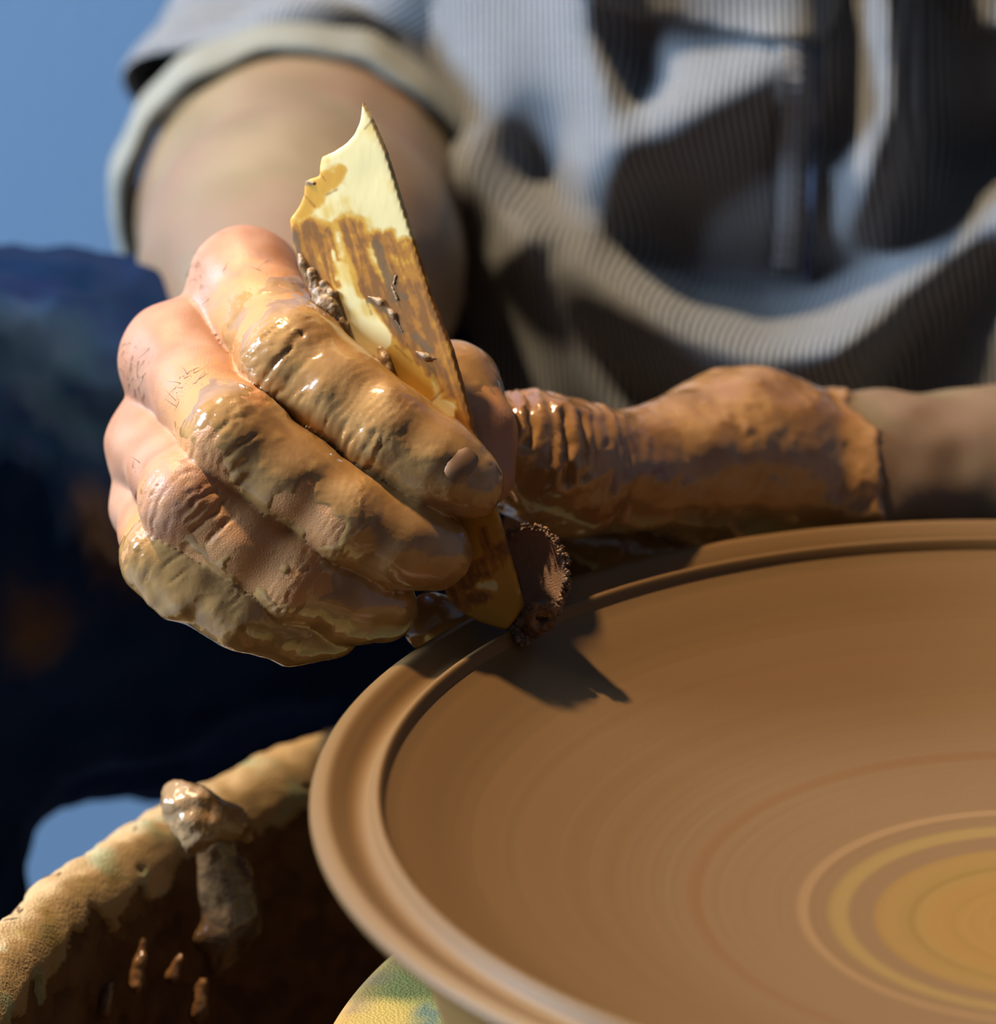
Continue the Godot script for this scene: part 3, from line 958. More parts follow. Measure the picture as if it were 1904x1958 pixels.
func right_hand() -> Limbs:
	var f := Limbs.new()
	f.k_in = 5.0
	f.k_palm = 7.0
	f.k_out = 0.8
	# palm and back of the hand: knuckles to wrist, webs between the knuckles
	var wrist: Vector3 = Vector3(-55.4, 22.1, -125.0)
	var k := [Vector3(-64.0, 64.4, -64.4), Vector3(-80.9, 48.7, -53.8), Vector3(-85.0, 29.2, -46.1), Vector3(-84.7, 15.7, -40.7)]
	for i in 4:
		f.bone(k[i], wrist.lerp(k[i], 0.25), [11.5, 11.5, 10.5, 10.0][i], 15.0)
	for i in 3:
		f.bone(k[i], k[i + 1], 8.0, 8.0)
	f.bone(Vector3(-64.8, 40.0, -71.9), Vector3(-68.6, 10.2, -60.0), 14.0, 13.0)
	f.bone(Vector3(-48.4, 31.3, -77.0), Vector3(-53.0, 12.4, -54.5), 14.0, 12.0)
	f.bone(wrist, wrist.lerp(Vector3(-57.6, 13.9, -263.8), 0.3), 26.0, 28.0)
	# index, middle, ring and little finger: knuckle, mid-bone, joint, mid-bone, joint, pad, tip
	f.chain([k[0], Vector3(-58.0, 61.3, -45.9), Vector3(-51.3, 58.2, -26.4), Vector3(-39.4, 51.5, -18.3), Vector3(-28.6, 44.9, -11.4), Vector3(-17.6, 38.6, -7.9), Vector3(-9.7, 34.7, -6.3)], [12.6, 11.2, 12.2, 11.1, 11.0, 10.4, 8.2], [0.0, 0.5, 1.0, 1.5, 2.0, 2.6, 3.0], 1)
	f.chain([k[1], Vector3(-72.7, 47.5, -29.7), Vector3(-64.6, 45.6, -7.4), Vector3(-51.4, 37.2, -3.0), Vector3(-37.6, 28.7, 0.4), Vector3(-25.7, 22.7, 0.6), Vector3(-18.0, 19.7, -0.3)], [12.4, 10.6, 11.6, 10.3, 10.3, 10.0, 9.0], [0.0, 0.5, 1.0, 1.5, 2.0, 2.6, 3.0], 2)
	f.chain([k[2], Vector3(-79.9, 31.3, -23.3), Vector3(-74.8, 31.9, -3.1), Vector3(-63.0, 23.2, 1.5), Vector3(-50.6, 14.8, 3.8), Vector3(-38.7, 8.7, 1.9), Vector3(-30.2, 5.5, -1.2)], [11.6, 10.0, 11.2, 9.6, 9.7, 9.4, 8.3], [0.0, 0.5, 1.0, 1.5, 2.0, 2.6, 3.0], 3)
	f.chain([k[3], Vector3(-82.9, 16.5, -21.7), Vector3(-80.4, 17.5, -3.8), Vector3(-72.4, 12.6, 1.4), Vector3(-63.0, 7.5, 3.4), Vector3(-51.1, 2.6, 2.1), Vector3(-42.6, 0.6, -0.3)], [10.6, 9.4, 10.2, 9.0, 9.0, 8.6, 7.4], [0.0, 0.5, 1.0, 1.5, 2.0, 2.6, 3.0], 4)
	# thumb, closing on the back of the scraper
	f.chain([Vector3(-44.0, 21.0, -100.9), Vector3(-26.2, 36.4, -70.5), Vector3(-13.4, 46.1, -39.9), Vector3(-8.9, 38.3, -29.3), Vector3(-7.6, 31.1, -22.1)], [14.0, 13.0, 10.0, 9.8, 8.8], [0.0, 1.0, 2.0, 2.6, 3.0], 5)
	return f


func left_hand() -> Limbs:
	var f := Limbs.new()
	f.k_in = 8.0
	f.k_palm = 9.0
	f.k_out = 1.5
	var wrist: Vector3 = Vector3(94.2, -7.4, -104.7)
	f.bone(wrist, Vector3(159.3, -14.5, -123.4), 25.0, 33.0)
	f.bone(wrist, Vector3(58.8, 7.0, -93.2), 24.0, 20.5)
	f.bone(Vector3(58.8, 7.0, -93.2), Vector3(47.7, -10.1, -107.9), 20.0, 17.0)
	f.bone(wrist, Vector3(51.0, -22.3, -120.3), 22.0, 14.0)
	f.bone(wrist, Vector3(54.2, -34.9, -126.1), 22.0, 13.0)
	# thumb
	f.chain([Vector3(58.8, 7.0, -93.2), Vector3(42.5, 11.3, -77.7), Vector3(27.9, 14.1, -65.9), Vector3(15.8, 18.5, -56.9), Vector3(5.8, 25.0, -50.9), Vector3(-1.6, 30.1, -47.5)], [20.0, 15.5, 12.6, 13.6, 13.6, 9.6], [0.0, 1.0, 1.5, 2.0, 2.6, 3.0], 1)
	# index and middle finger under the rim
	f.chain([Vector3(49.1, -15.8, -107.8), Vector3(33.7, -16.1, -81.9), Vector3(19.1, -8.1, -74.3), Vector3(5.3, -1.3, -66.2)], [12.0, 10.5, 9.0, 7.2], [0.0, 1.0, 2.0, 3.0], 2)
	f.chain([Vector3(51.0, -28.6, -117.8), Vector3(27.2, -31.0, -78.2), Vector3(3.3, -20.1, -45.9), Vector3(-18.1, -4.8, -15.4)], [12.0, 10.5, 9.5, 6.8], [0.0, 1.0, 2.0, 3.0], 3)
	f.chain([Vector3(54.0, -35.9, -121.4), Vector3(32.7, -42.7, -82.1), Vector3(11.1, -33.6, -51.3)], [11.0, 10.0, 8.0], [0.0, 1.0, 3.0], 4)
	return f


# joint data of one finger: place, direction along it, the side of the knuckle
func joints(list: Array) -> Array:
	var out := []
	for i in list.size():
		var p: Vector3 = list[i]
		var a: Vector3 = (p - list[maxi(i - 1, 0)]).normalized()
		var b: Vector3 = (list[mini(i + 1, list.size() - 1)] - p).normalized()
		out.append([p, (a + b).normalized(), (a - b).normalized()])
	return out


func body(o: Node3D):
	var v := PackedVector3Array()
	var t := PackedInt32Array()
	var col := PackedColorArray()
	# ---- right hand
	var f := right_hand()
	var room_ := f.bounds(4.0)
	room_[0].z = maxf(room_[0].z, (Vector3(-54.2, 33.0, -94.9)).z)
	var s := nets(f, room_[0], room_[1], 0.75)
	var pv: PackedVector3Array = s[0]
	var nm := normals(pv, s[1])
	# wrinkles: [joint, along, knuckle side, reach, depth, spacing]
	var pip := [joints([Vector3(-64.0, 64.4, -64.4), Vector3(-51.3, 58.2, -26.4), Vector3(-28.6, 44.9, -11.4), Vector3(-9.7, 34.7, -6.3)]), joints([Vector3(-80.9, 48.7, -53.8), Vector3(-64.6, 45.6, -7.4), Vector3(-37.6, 28.7, 0.4), Vector3(-18.0, 19.7, -0.3)]), joints([Vector3(-85.0, 29.2, -46.1), Vector3(-74.8, 31.9, -3.1), Vector3(-50.6, 14.8, 3.8), Vector3(-30.2, 5.5, -1.2)]), joints([Vector3(-84.7, 15.7, -40.7), Vector3(-80.4, 17.5, -3.8), Vector3(-63.0, 7.5, 3.4), Vector3(-42.6, 0.6, -0.3)])]
	var view := Vector3(0.0, 0.37, 0.93)
	var start := [0.62, 0.85, 1.3, 0.95]
	var bare := [[Vector3(-47.9, 32.4, 9.7), 11.0, 0.85], [Vector3(-40.7, 27.0, 10.8), 8.0, 0.8], [Vector3(-55.9, 20.9, 12.1), 10.0, 0.9], [Vector3(-65.0, 30.5, 8.3), 8.0, 0.9], [Vector3(-70.5, 35.0, 6.5), 8.0, 0.9], [Vector3(-48.0, 16.6, 12.7), 9.0, 0.7], [Vector3(-58.1, 54.8, -10.0), 4.0, 0.3], [Vector3(-40.8, 15.8, 10.9), 5.0, 0.5]]
	# deep creases seen in the skin and the slip: [points, depth]
	var cuts := []
	for c in [[[Vector3(-59.7, 56.5, -11.7), Vector3(-56.9, 59.6, -13.0), Vector3(-52.6, 64.5, -14.9), Vector3(-48.6, 68.3, -16.4)], 1.1], [[Vector3(-56.8, 53.8, -8.5), Vector3(-52.5, 58.0, -10.2), Vector3(-48.9, 62.0, -11.8), Vector3(-45.3, 64.5, -12.8)], 0.8], [[Vector3(-60.6, 62.2, -14.0), Vector3(-58.1, 65.3, -15.2), Vector3(-56.4, 68.1, -16.4)], 0.5], [[Vector3(-54.4, 51.8, -7.7), Vector3(-50.7, 55.7, -9.3), Vector3(-48.0, 58.0, -10.2)], 0.5], [[Vector3(-61.9, 66.3, -17.8), Vector3(-60.7, 69.2, -18.9), Vector3(-58.2, 72.0, -20.0)], 0.3], [[Vector3(-51.1, 52.2, -5.7), Vector3(-48.0, 56.3, -7.4)], 0.6], [[Vector3(-47.8, 50.0, -4.8), Vector3(-44.1, 55.0, -6.8)], 0.6], [[Vector3(-44.8, 47.7, -3.9), Vector3(-40.6, 53.6, -6.3)], 0.6], [[Vector3(-41.1, 45.4, -3.0), Vector3(-38.0, 50.0, -4.8)], 0.6], [[Vector3(-39.1, 43.2, -2.1), Vector3(-34.8, 49.3, -4.6)], 0.7], [[Vector3(-36.0, 41.8, -1.6), Vector3(-31.6, 48.2, -4.1)], 0.9], [[Vector3(-33.3, 39.8, -0.8), Vector3(-29.1, 45.9, -3.2)], 0.9], [[Vector3(-29.3, 39.5, 0.4), Vector3(-25.6, 44.7, -1.7)], 0.4], [[Vector3(-66.8, 43.9, 4.0), Vector3(-62.5, 47.8, 2.5), Vector3(-58.7, 50.3, 1.5)], 0.8], [[Vector3(-65.2, 41.3, 5.1), Vector3(-60.7, 44.4, 3.8)], 0.6], [[Vector3(-64.0, 39.0, 6.0), Vector3(-60.1, 41.6, 4.9)], 0.5], [[Vector3(-69.2, 47.8, 2.5), Vector3(-67.4, 51.0, 1.2), Vector3(-63.7, 53.5, 0.2)], 0.5], [[Vector3(-76.6, 34.3, 6.8), Vector3(-73.5, 37.3, 5.6), Vector3(-69.6, 39.2, 4.8)], 0.6], [[Vector3(-76.6, 32.0, 7.7), Vector3(-72.9, 35.4, 6.3), Vector3(-68.4, 37.3, 5.6)], 0.7], [[Vector3(-73.5, 29.2, 8.8), Vector3(-69.3, 32.2, 7.6), Vector3(-66.5, 35.3, 6.4)], 1.0], [[Vector3(-71.1, 25.8, 10.1), Vector3(-67.4, 29.4, 8.7), Vector3(-64.2, 32.2, 7.6)], 0.8], [[Vector3(-75.1, 30.8, 8.2), Vector3(-70.5, 33.9, 6.9)], 0.5], [[Vector3(-80.1, 19.0, 7.4), Vector3(-76.9, 21.6, 6.4), Vector3(-75.0, 24.1, 5.4)], 0.5], [[Vector3(-78.7, 16.2, 8.6), Vector3(-74.8, 19.0, 7.4)], 0.5], [[Vector3(-14.0, 43.7, 1.9), Vector3(-9.2, 40.9, 3.1), Vector3(-4.9, 38.1, 4.2)], 0.5], [[Vector3(-16.4, 36.9, 4.6), Vector3(-10.4, 38.1, 4.2)], 0.4]]:
		var line := []
		for q in c[0]:
			line.append(Vector2(q.x, q.y * 0.93 - q.z * 0.37))
		cuts.append([line, c[1]])
	# small rises of thicker slip: [place, reach, height]
	var rises := [[Vector3(-82.7, 10.7, 4.3), 2.6, 1.8], [Vector3(-79.5, 7.9, 5.4), 2.8, 1.7], [Vector3(-76.4, 10.9, 8.5), 2.5, 1.0], [Vector3(-28.4, 58.6, -6.1), 3.0, 1.8], [Vector3(-67.7, 10.5, 10.8), 3.0, 1.0], [Vector3(-61.6, 7.7, 11.9), 3.0, 0.9], [Vector3(-52.2, 21.0, 13.1), 1.5, 0.9], [Vector3(-53.9, 0.8, 8.2), 2.5, 1.2], [Vector3(-40.9, 63.8, -10.3), 6.0, 0.7], [Vector3(-43.3, 59.1, -7.4), 4.0, 0.6], [Vector3(-12.2, 37.5, 4.4), 3.5, 1.0]]
	var slip_v := PackedVector3Array()
	var slip_th := PackedFloat32Array()
	var slip_c := PackedColorArray()
	for i in pv.size():
		var p := pv[i]
		var n := nm[i]
		var w := f.nearest(p)
		var j := int(w.x)
		var d := n1(p, 0.09) * 0.25
		var crease := 0.0
		var m := -1.0
		if j >= 1 and j <= 4:
			var arc := w.y
			m = arc - start[j - 1]
			for q in [1, 2]:
				var k: Array = pip[j - 1][q]
				var x: float = (p - k[0]).dot(k[1])
				if absf(x) > 14.0:
					continue
				var side: float = maxf(n.dot(k[2].lerp(view, 0.6 if q == 2 else 0.45).normalized()), 0.0)
				var reach := exp(-pow(x / (6.5 if q == 1 else 5.5), 2.0)) * smoothstep(0.1, 0.6, side)
				var wob := x + 1.3 * n1(p, 0.13) + 0.5 * n1(p, 0.4)
				var c := pow(0.5 + 0.5 * cos(TAU * wob / (2.7 if q == 1 else 2.1)), 5.0)
				crease -= c * reach * (0.4 if q == 1 else 0.3) * (0.6 + 0.8 * n1(p + Vector3(40, 0, 0), 0.2))
				d += reach * (0.35 + 0.07 * n1(p, 0.95))
			if n.dot(view) > 0.15:
				var flat := Vector2(p.x + 0.6 * n1(p, 0.2), p.y * 0.93 - p.z * 0.37 + 0.6 * n1(p + Vector3(60, 0, 0), 0.22))
				for c in cuts:
					var line: Array = c[0]
					if absf(flat.x - line[0].x) > 16.0 or absf(flat.y - line[0].y) > 16.0:
						continue
					var best := 1e9
					for q in line.size() - 1:
						var b0: Vector2 = line[q]
						var b1: Vector2 = line[q + 1] - b0
						var b2 := flat - b0
						best = minf(best, (b2 - b1 * clampf(b2.dot(b1) / b1.length_squared(), 0.0, 1.0)).length_squared())
					crease -= c[1] * 0.8 * (0.3 + 0.6 * clampf(0.5 + 1.2 * n1(p + Vector3(0, 33, 0), 0.3), 0.0, 1.0)) * (0.7 * exp(-best / 0.2) + 0.2 * exp(-best / 1.6) - 0.2 * exp(-pow(sqrt(best) - 1.4, 2.0) / 0.5))
			if j == 1 and arc > 1.1 and arc < 2.3:
				# the fine cross folds of the index finger
				var k2: Array = pip[0][2]
				var x2: float = (p - k2[0]).dot(k2[1]) + 1.6 * n1(p, 0.1)
				crease -= pow(0.5 + 0.5 * cos(TAU * x2 / 1.9), 4.0) * 0.12 * smoothstep(1.25, 1.6, arc) * smoothstep(2.3, 2.0, arc) * smoothstep(0.2, 0.6, n.dot(view) - 0.25 * n.y)
		elif j == 5:
			m = minf(w.y - 1.2, (2.45 - w.y) * 2.0)
		var skin_lines := n3(p, 0.5) * 0.035
		var at := p + n * (d + crease + skin_lines)
		v.append(at)
		# slip: how thick it lies here, below zero where the skin is bare
		var edge := m + 0.32 * n1(p, 0.07) + 0.22 * n3(p + Vector3(0, 50, 0), 0.16)
		for b in bare:
			edge -= b[2] * 0.8 * smoothstep(1.3, 0.4, p.distance_to(b[0]) / b[1] + 0.3 * n3(p, 0.2))
		var wet := smoothstep(-0.28, 0.28, edge)
		var ridge := maxf(n3(p + Vector3(7, 0, 30), 0.11) - 0.2, 0.0)
		var th := lerpf(-0.45, 0.24, wet) + wet * (0.08 * n1(p, 0.16) + 0.55 * ridge)
		if j >= 1:
			# slip thinned between touching fingers, shaped to give the groove a dark shadow line
			th -= 0.75 * smoothstep(1.6, 0.0, f.next_to(p, j))
		for b in rises:
			var far: float = p.distance_to(b[0])
			if far < b[1] * 2.5:
				th += b[2] * exp(-pow(far / b[1], 2.0))
		slip_th.append(th)
		slip_v.append(p + n * (d + crease * 0.85 + th))
		var ink := clampf(0.5 + n3(p, 0.1) * 0.9, 0.0, 1.0)
		slip_c.append(Color(0.43, 0.24, 0.088).lerp(Color(0.3, 0.155, 0.055), ink))
		var pink := Color(0.42, 0.225, 0.143).lerp(Color(0.36, 0.165, 0.095), clampf(0.5 + n3(p, 0.06) * 1.2, 0.0, 1.0))
		var stain := smoothstep(-0.5, -0.02, m + 0.25 * n3(p, 0.3)) * 0.85
		pink = pink.lerp(Color(0.5, 0.23, 0.085), stain)
		col.append(pink)
	t.append_array(s[1])
	slip_part(o, slip_v, slip_c, slip_th, s[1])
	# ---- left hand
	f = left_hand()
	room_ = f.bounds(4.0)
	room_[1].x = minf(room_[1].x, (Vector3(134.2, -7.4, -104.7)).x)
	s = nets(f, room_[0], room_[1], 1.1)
	pv = s[0]
	nm = normals(pv, s[1])
	var first := v.size()
	slip_v = PackedVector3Array()
	slip_th = PackedFloat32Array()
	slip_c = PackedColorArray()
	var ip: Array = joints([Vector3(42.5, 11.3, -77.7), Vector3(15.8, 18.5, -56.9), Vector3(-1.6, 30.1, -47.5)])[1]
	var cuff: Vector3 = Vector3(87.8, 7.0, -93.2)
	var along: Vector3 = (Vector3(124.5, -11.1, -114.0) - Vector3(88.6, -6.0, -101.0)).normalized()
	var cuts2 := []
	for c in [[[Vector3(12.6, 34.7, -50.4), Vector3(14.1, 30.0, -44.2), Vector3(13.1, 22.0, -41.1)], 2.2], [[Vector3(16.7, 34.2, -50.2), Vector3(18.0, 29.4, -44.0), Vector3(17.4, 22.7, -41.3)], 1.6], [[Vector3(19.5, 33.5, -49.9), Vector3(20.4, 28.1, -45.6), Vector3(19.7, 23.4, -43.8)], 1.0], [[Vector3(9.8, 36.2, -51.0), Vector3(10.8, 32.3, -45.2), Vector3(10.3, 26.4, -42.8)], 0.9], [[Vector3(3.7, 42.6, -49.3), Vector3(5.0, 38.4, -43.3), Vector3(4.2, 31.4, -40.5)], 1.8], [[Vector3(0.1, 44.0, -49.8), Vector3(1.2, 40.3, -41.9), Vector3(0.4, 34.4, -39.6)], 1.2], [[Vector3(22.4, 30.9, -55.4), Vector3(23.1, 27.1, -51.7)], 0.6]]:
		var line := []
		for q in c[0]:
			line.append(Vector2(q.x, q.y * 0.93 - q.z * 0.37))
		cuts2.append([line, c[1]])
	var blend: Vector3 = Vector3(103.6, -1.2, -107.2)
	for i in pv.size():
		var p := pv[i]
		var n := nm[i]
		var w := f.nearest(p)
		var fade := smoothstep(-22.0, -2.0, (blend - p).dot(along))
		var d := n1(p, 0.06) * 0.7 * fade
		var crease := 0.0
		if int(w.x) == 1:
			var x: float = (p - ip[0]).dot(ip[1])
			var wob := x + 1.2 * n1(p, 0.1)
			var c := pow(0.5 + 0.5 * cos(TAU * (wob - 1.0) / 4.2), 3.0)
			crease -= c * 0.6 * (exp(-pow((x + 1.0) / 4.5, 2.0)) + 0.8 * exp(-pow((x - 17.0) / 4.0, 2.0)) + 0.12) * (0.55 + 0.9 * n1(p, 0.12)) * smoothstep(2.95, 2.7, w.y) * smoothstep(1.3, 1.7, w.y)
			d += 0.9 * exp(-pow((x + 1.0) / 5.0, 2.0))
			if n.dot(view) > 0.0:
				var flat := Vector2(p.x + 0.8 * n1(p, 0.15), p.y * 0.93 - p.z * 0.37)
				for c2 in cuts2:
					var line: Array = c2[0]
					var best := 1e9
					for q in line.size() - 1:
						var b0: Vector2 = line[q]
						var b1: Vector2 = line[q + 1] - b0
						var b2 := flat - b0
						best = minf(best, (b2 - b1 * clampf(b2.dot(b1) / b1.length_squared(), 0.0, 1.0)).length_squared())
					crease -= c2[1] * (exp(-best / 0.7) - 0.35 * exp(-pow(sqrt(best) - 2.3, 2.0) / 1.5))
		v.append(p + n * (d + crease))
		var edge := -(p - cuff).dot(along) * 0.16 + 0.55 * n1(p, 0.06) + 0.4 * n3(p, 0.12)
		var wet := smoothstep(-0.15, 0.2, edge)
		var lip := exp(-pow((edge - 0.25) / 0.35, 2.0))
		var th := lerpf(-1.0, 0.55, wet) + wet * (0.5 * n3(p, 0.09) + 0.6 * lip + 1.2 * maxf(n3(p, 0.1) - 0.2, 0.0))
		slip_th.append(th)
		slip_v.append(p + n * (d + crease * 0.9 + th))
		slip_c.append(Color(0.38, 0.2, 0.075).lerp(Color(0.27, 0.13, 0.05), clampf(0.5 + n3(p, 0.05), 0.0, 1.0)))
		col.append(tan_skin(p))
	for i in s[1]:
		t.append(i + first)
	slip_part(o, slip_v, slip_c, slip_th, s[1])
	# ---- arms, trunk, neck, head and legs
	f = Limbs.new()
	f.k_in = 12.0
	f.k_palm = 12.0
	var elbow_r: Vector3 = Vector3(-58.3, 7.6, -325.9)
	var elbow_l: Vector3 = Vector3(267.4, -59.9, -266.8)
	var sh_r: Vector3 = Vector3(14.6, 95.4, -446.8)
	var sh_l: Vector3 = Vector3(274.5, 90.6, -466.4)
	f.bone(Vector3(-55.3, 23.4, -121.3), Vector3(-56.3, 18.1, -206.3), 25.0, 42.0)
	f.bone(Vector3(-56.3, 18.1, -206.3), Vector3(-57.5, 12.3, -268.5), 42.0, 45.0)
	for k in [Vector3(-64.5, 61.1, -73.8), Vector3(-81.6, 44.5, -65.1), Vector3(-85.7, 25.0, -57.3), Vector3(-85.5, 11.3, -51.9)]:
		f.bone(k, (Vector3(-55.4, 22.1, -125.0)).lerp(k, 0.25), 8.0, 13.0)
	f.bone(Vector3(-57.5, 12.3, -268.5), elbow_r, 45.0, 42.0)
	f.bone(elbow_r, sh_r, 42.0, 55.0)
	f.bone(Vector3(136.2, -12.1, -116.9), Vector3(180.4, -16.7, -129.0), 29.6, 37.0)
	f.bone(Vector3(180.4, -16.7, -129.0), elbow_l, 37.0, 42.0)
	f.bone(elbow_l, sh_l, 42.0, 55.0)
	var chest: Vector3 = Vector3(143.8, 49.6, -450.2)
	var hips: Vector3 = Vector3(158.6, -174.6, -436.4)
	f.bone(sh_r, sh_l, 60.0, 60.0)
	f.bone(chest + Vector3(-50, 60, 0), chest + Vector3(50, 60, 0), 95.0, 95.0)
	f.bone(chest, hips, 100.0, 115.0)
	f.bone(hips + Vector3(-60, 0, 0), hips + Vector3(60, 0, 0), 105.0, 105.0)
	var neck: Vector3 = Vector3(141.1, 169.3, -465.4)
	f.bone(chest + Vector3(0, 120, 0), neck, 62.0, 55.0)
	f.bone(neck, neck + Vector3(0, 95, 45), 70.0, 82.0)
	f.bone(neck + Vector3(0, 150, 20), neck + Vector3(0, 120, -10), 88.0, 90.0)
	f.bone(hips + Vector3(-90, 0, 20), Vector3(-110.2, -47.5, -191.0), 68.0, 46.0)
	f.bone(Vector3(-110.2, -47.5, -191.0), Vector3(-188.5, -26.5, -140.2), 46.0, 40.0)
	f.bone(Vector3(-188.5, -26.5, -140.2), Vector3(-189.9, -122.2, -112.9), 40.0, 36.0)
	f.bone(Vector3(-189.9, -122.2, -112.9), Vector3(-196.8, -287.4, -68.8), 36.0, 30.0)
	f.bone(hips + Vector3(90, 0, 20), Vector3(363.6, -36.1, -104.1), 66.0, 40.0)
	f.bone(Vector3(363.6, -36.1, -104.1), Vector3(377.3, -302.2, -41.5), 38.0, 30.0)
	s = nets(f, Vector3(-330, -640, -560), Vector3(520, 640, 60), 8.0)
	pv = s[0]
	first = v.size()
	for i in pv.size():
		var p := pv[i]
		v.append(p)
		col.append(tan_skin(p))
	for i in s[1]:
		t.append(i + first)
	put("body", solid(v, t, col, PackedVector2Array(), 0.001), M.skin, o)
	# ---- nails, and the hairs on the knuckles
	var roots := [[Vector3(-87.1, 49.9, -52.2), 110, 7.0, 3.6], [Vector3(-72.5, 67.6, -57.0), 50, 6.0, 3.0], [Vector3(-73.9, 52.5, -25.2), 60, 5.0, 3.5], [Vector3(-56.7, 69.3, -42.6), 16, 6.0, 4.0], [Vector3(-83.8, 32.0, -21.4), 20, 6.0, 2.5], [Vector3(-93.2, 44.9, -56.6), 8, 3.0, 4.5]]
	hairs(o, v, roots)
	nail(o, Vector3(-13.0, 44.8, 2.2), Vector3(-8.9, 40.8, 2.9), Vector3(0.25, 0.55, 0.8).normalized(), 9.0)


# forearm skin: tan, darkened in colour for its angle to the light, mottled, dusted with dry clay
func tan_skin(p: Vector3) -> Color:
	var c := Color(0.205, 0.155, 0.096).lerp(Color(0.19, 0.118, 0.075), clampf(0.5 + n3(p, 0.02) * 1.5, 0.0, 1.0))
	return c.lerp(Color(0.15, 0.115, 0.062), clampf(n3(p + Vector3(90, 0, 0), 0.035) * 1.6, 0.0, 0.7))


func slip_part(o: Node3D, v: PackedVector3Array, c: PackedColorArray, th: PackedFloat32Array, t: PackedInt32Array):
	var keep := PackedInt32Array()
	var at := {}
	var v2 := PackedVector3Array()
	var c2 := PackedColorArray()
	for i in range(0, t.size(), 3):
		if maxf(th[t[i]], maxf(th[t[i + 1]], th[t[i + 2]])) < -0.12:
			continue
		for k in 3:
			var n := t[i + k]
			if not at.has(n):
				at[n] = v2.size()
				v2.append(v[n])
				c2.append(c[n])
			keep.append(at[n])
	tag(put("clay_slip", solid(v2, keep, c2, PackedVector2Array(), 0.001), M.wet_slip, o), "glossy wet clay slip coating the fingers")


# short dark hairs lying on the skin round each root place: [place, how many, reach, length]
func hairs(o: Node3D, skin: PackedVector3Array, roots: Array):
	var rng := RandomNumberGenerator.new()
	rng.seed = 77
	var view := Vector3(0.0, 0.37, 0.93)
	var v := PackedVector3Array()
	var t := PackedInt32Array()
	for r in roots:
		var near_by := PackedVector3Array()
		for p in skin:
			if p.distance_squared_to(r[0]) < pow(r[2] * 2.2, 2.0) and Vector2(p.x - r[0].x, p.y - r[0].y).length() < r[2]:
				near_by.append(p)
		if near_by.is_empty():
			continue
		for i in r[1]:
			var p := near_by[rng.randi() % near_by.size()]
			var out := (p - (r[0] as Vector3) + view * 6.0).normalized()
			var dir := Vector3(rng.randf_range(-0.3, 1.0), rng.randf_range(-1.0, 0.25), rng.randf_range(-0.3, 0.3)).normalized()
			dir = (dir - out * dir.dot(out)).normalized()
			var bend := out.cross(dir) * rng.randf_range(-0.35, 0.35)
			var length: float = r[3] * rng.randf_range(0.5, 1.2)
			var first := v.size()
			for k in 6:
				var s := k / 5.0
				var q := p + dir * length * s + bend * length * s * s + out * (0.05 + 0.9 * s * (1.0 - s))
				var w := 0.075 * (1.0 - 0.75 * s)
				var side := out.cross(dir).normalized()
				v.append(q + out * w)
				v.append(q + side * w)
				v.append(q - side * w)
			for k in 5:
				for m in 3:
					var a := first + k * 3 + m
					var b := first + k * 3 + (m + 1) % 3
					t.append_array(PackedInt32Array([a, b, b + 3, a, b + 3, a + 3]))
	tag(put("knuckle_hair", solid(v, t, PackedColorArray(), PackedVector2Array(), 0.001), M.hair, o), "fine dark hairs on the knuckles", "", "", "stuff")


func nail(o: Node3D, from: Vector3, to: Vector3, up: Vector3, width: float):
	var ey := (to - from).normalized()
	var ex := ey.cross(up).normalized()
	var ez := ex.cross(ey)
	var v := PackedVector3Array()
	for i in 9:
		var y := i / 8.0
		var half := width * 0.5 * sqrt(maxf(1.0 - pow(absf(y - 0.5) * 1.85, 4.0), 0.05))
		for j in 9:
			var x := j / 4.0 - 1.0
			v.append(from.lerp(to, y) + ex * x * half + ez * (-0.9 * x * x - 0.5 * pow(y * 2.0 - 1.0, 2.0)))
	put("fingernail", solid(v, grid(v, 9, 9, false), PackedColorArray(), PackedVector2Array(), 0.001), M.nail, o)


# ---------------------------------------------------------------- clothes
# the sum of soft ridges (plus) and valleys (minus) along drawn lines: [points, height, width]
func folds(list: Array, p: Vector2) -> float:
	var sum := 0.0
	for f in list:
		var pts: Array = f[0]
		var best := 1e9
		for i in pts.size() - 1:
			var a: Vector2 = pts[i]
			var d: Vector2 = pts[i + 1] - a
			var w := p - a
			best = minf(best, (w - d * clampf(w.dot(d) / d.length_squared(), 0.0, 1.0)).length_squared())
		sum += f[1] * exp(-best / (f[2] * f[2]))
	return sum


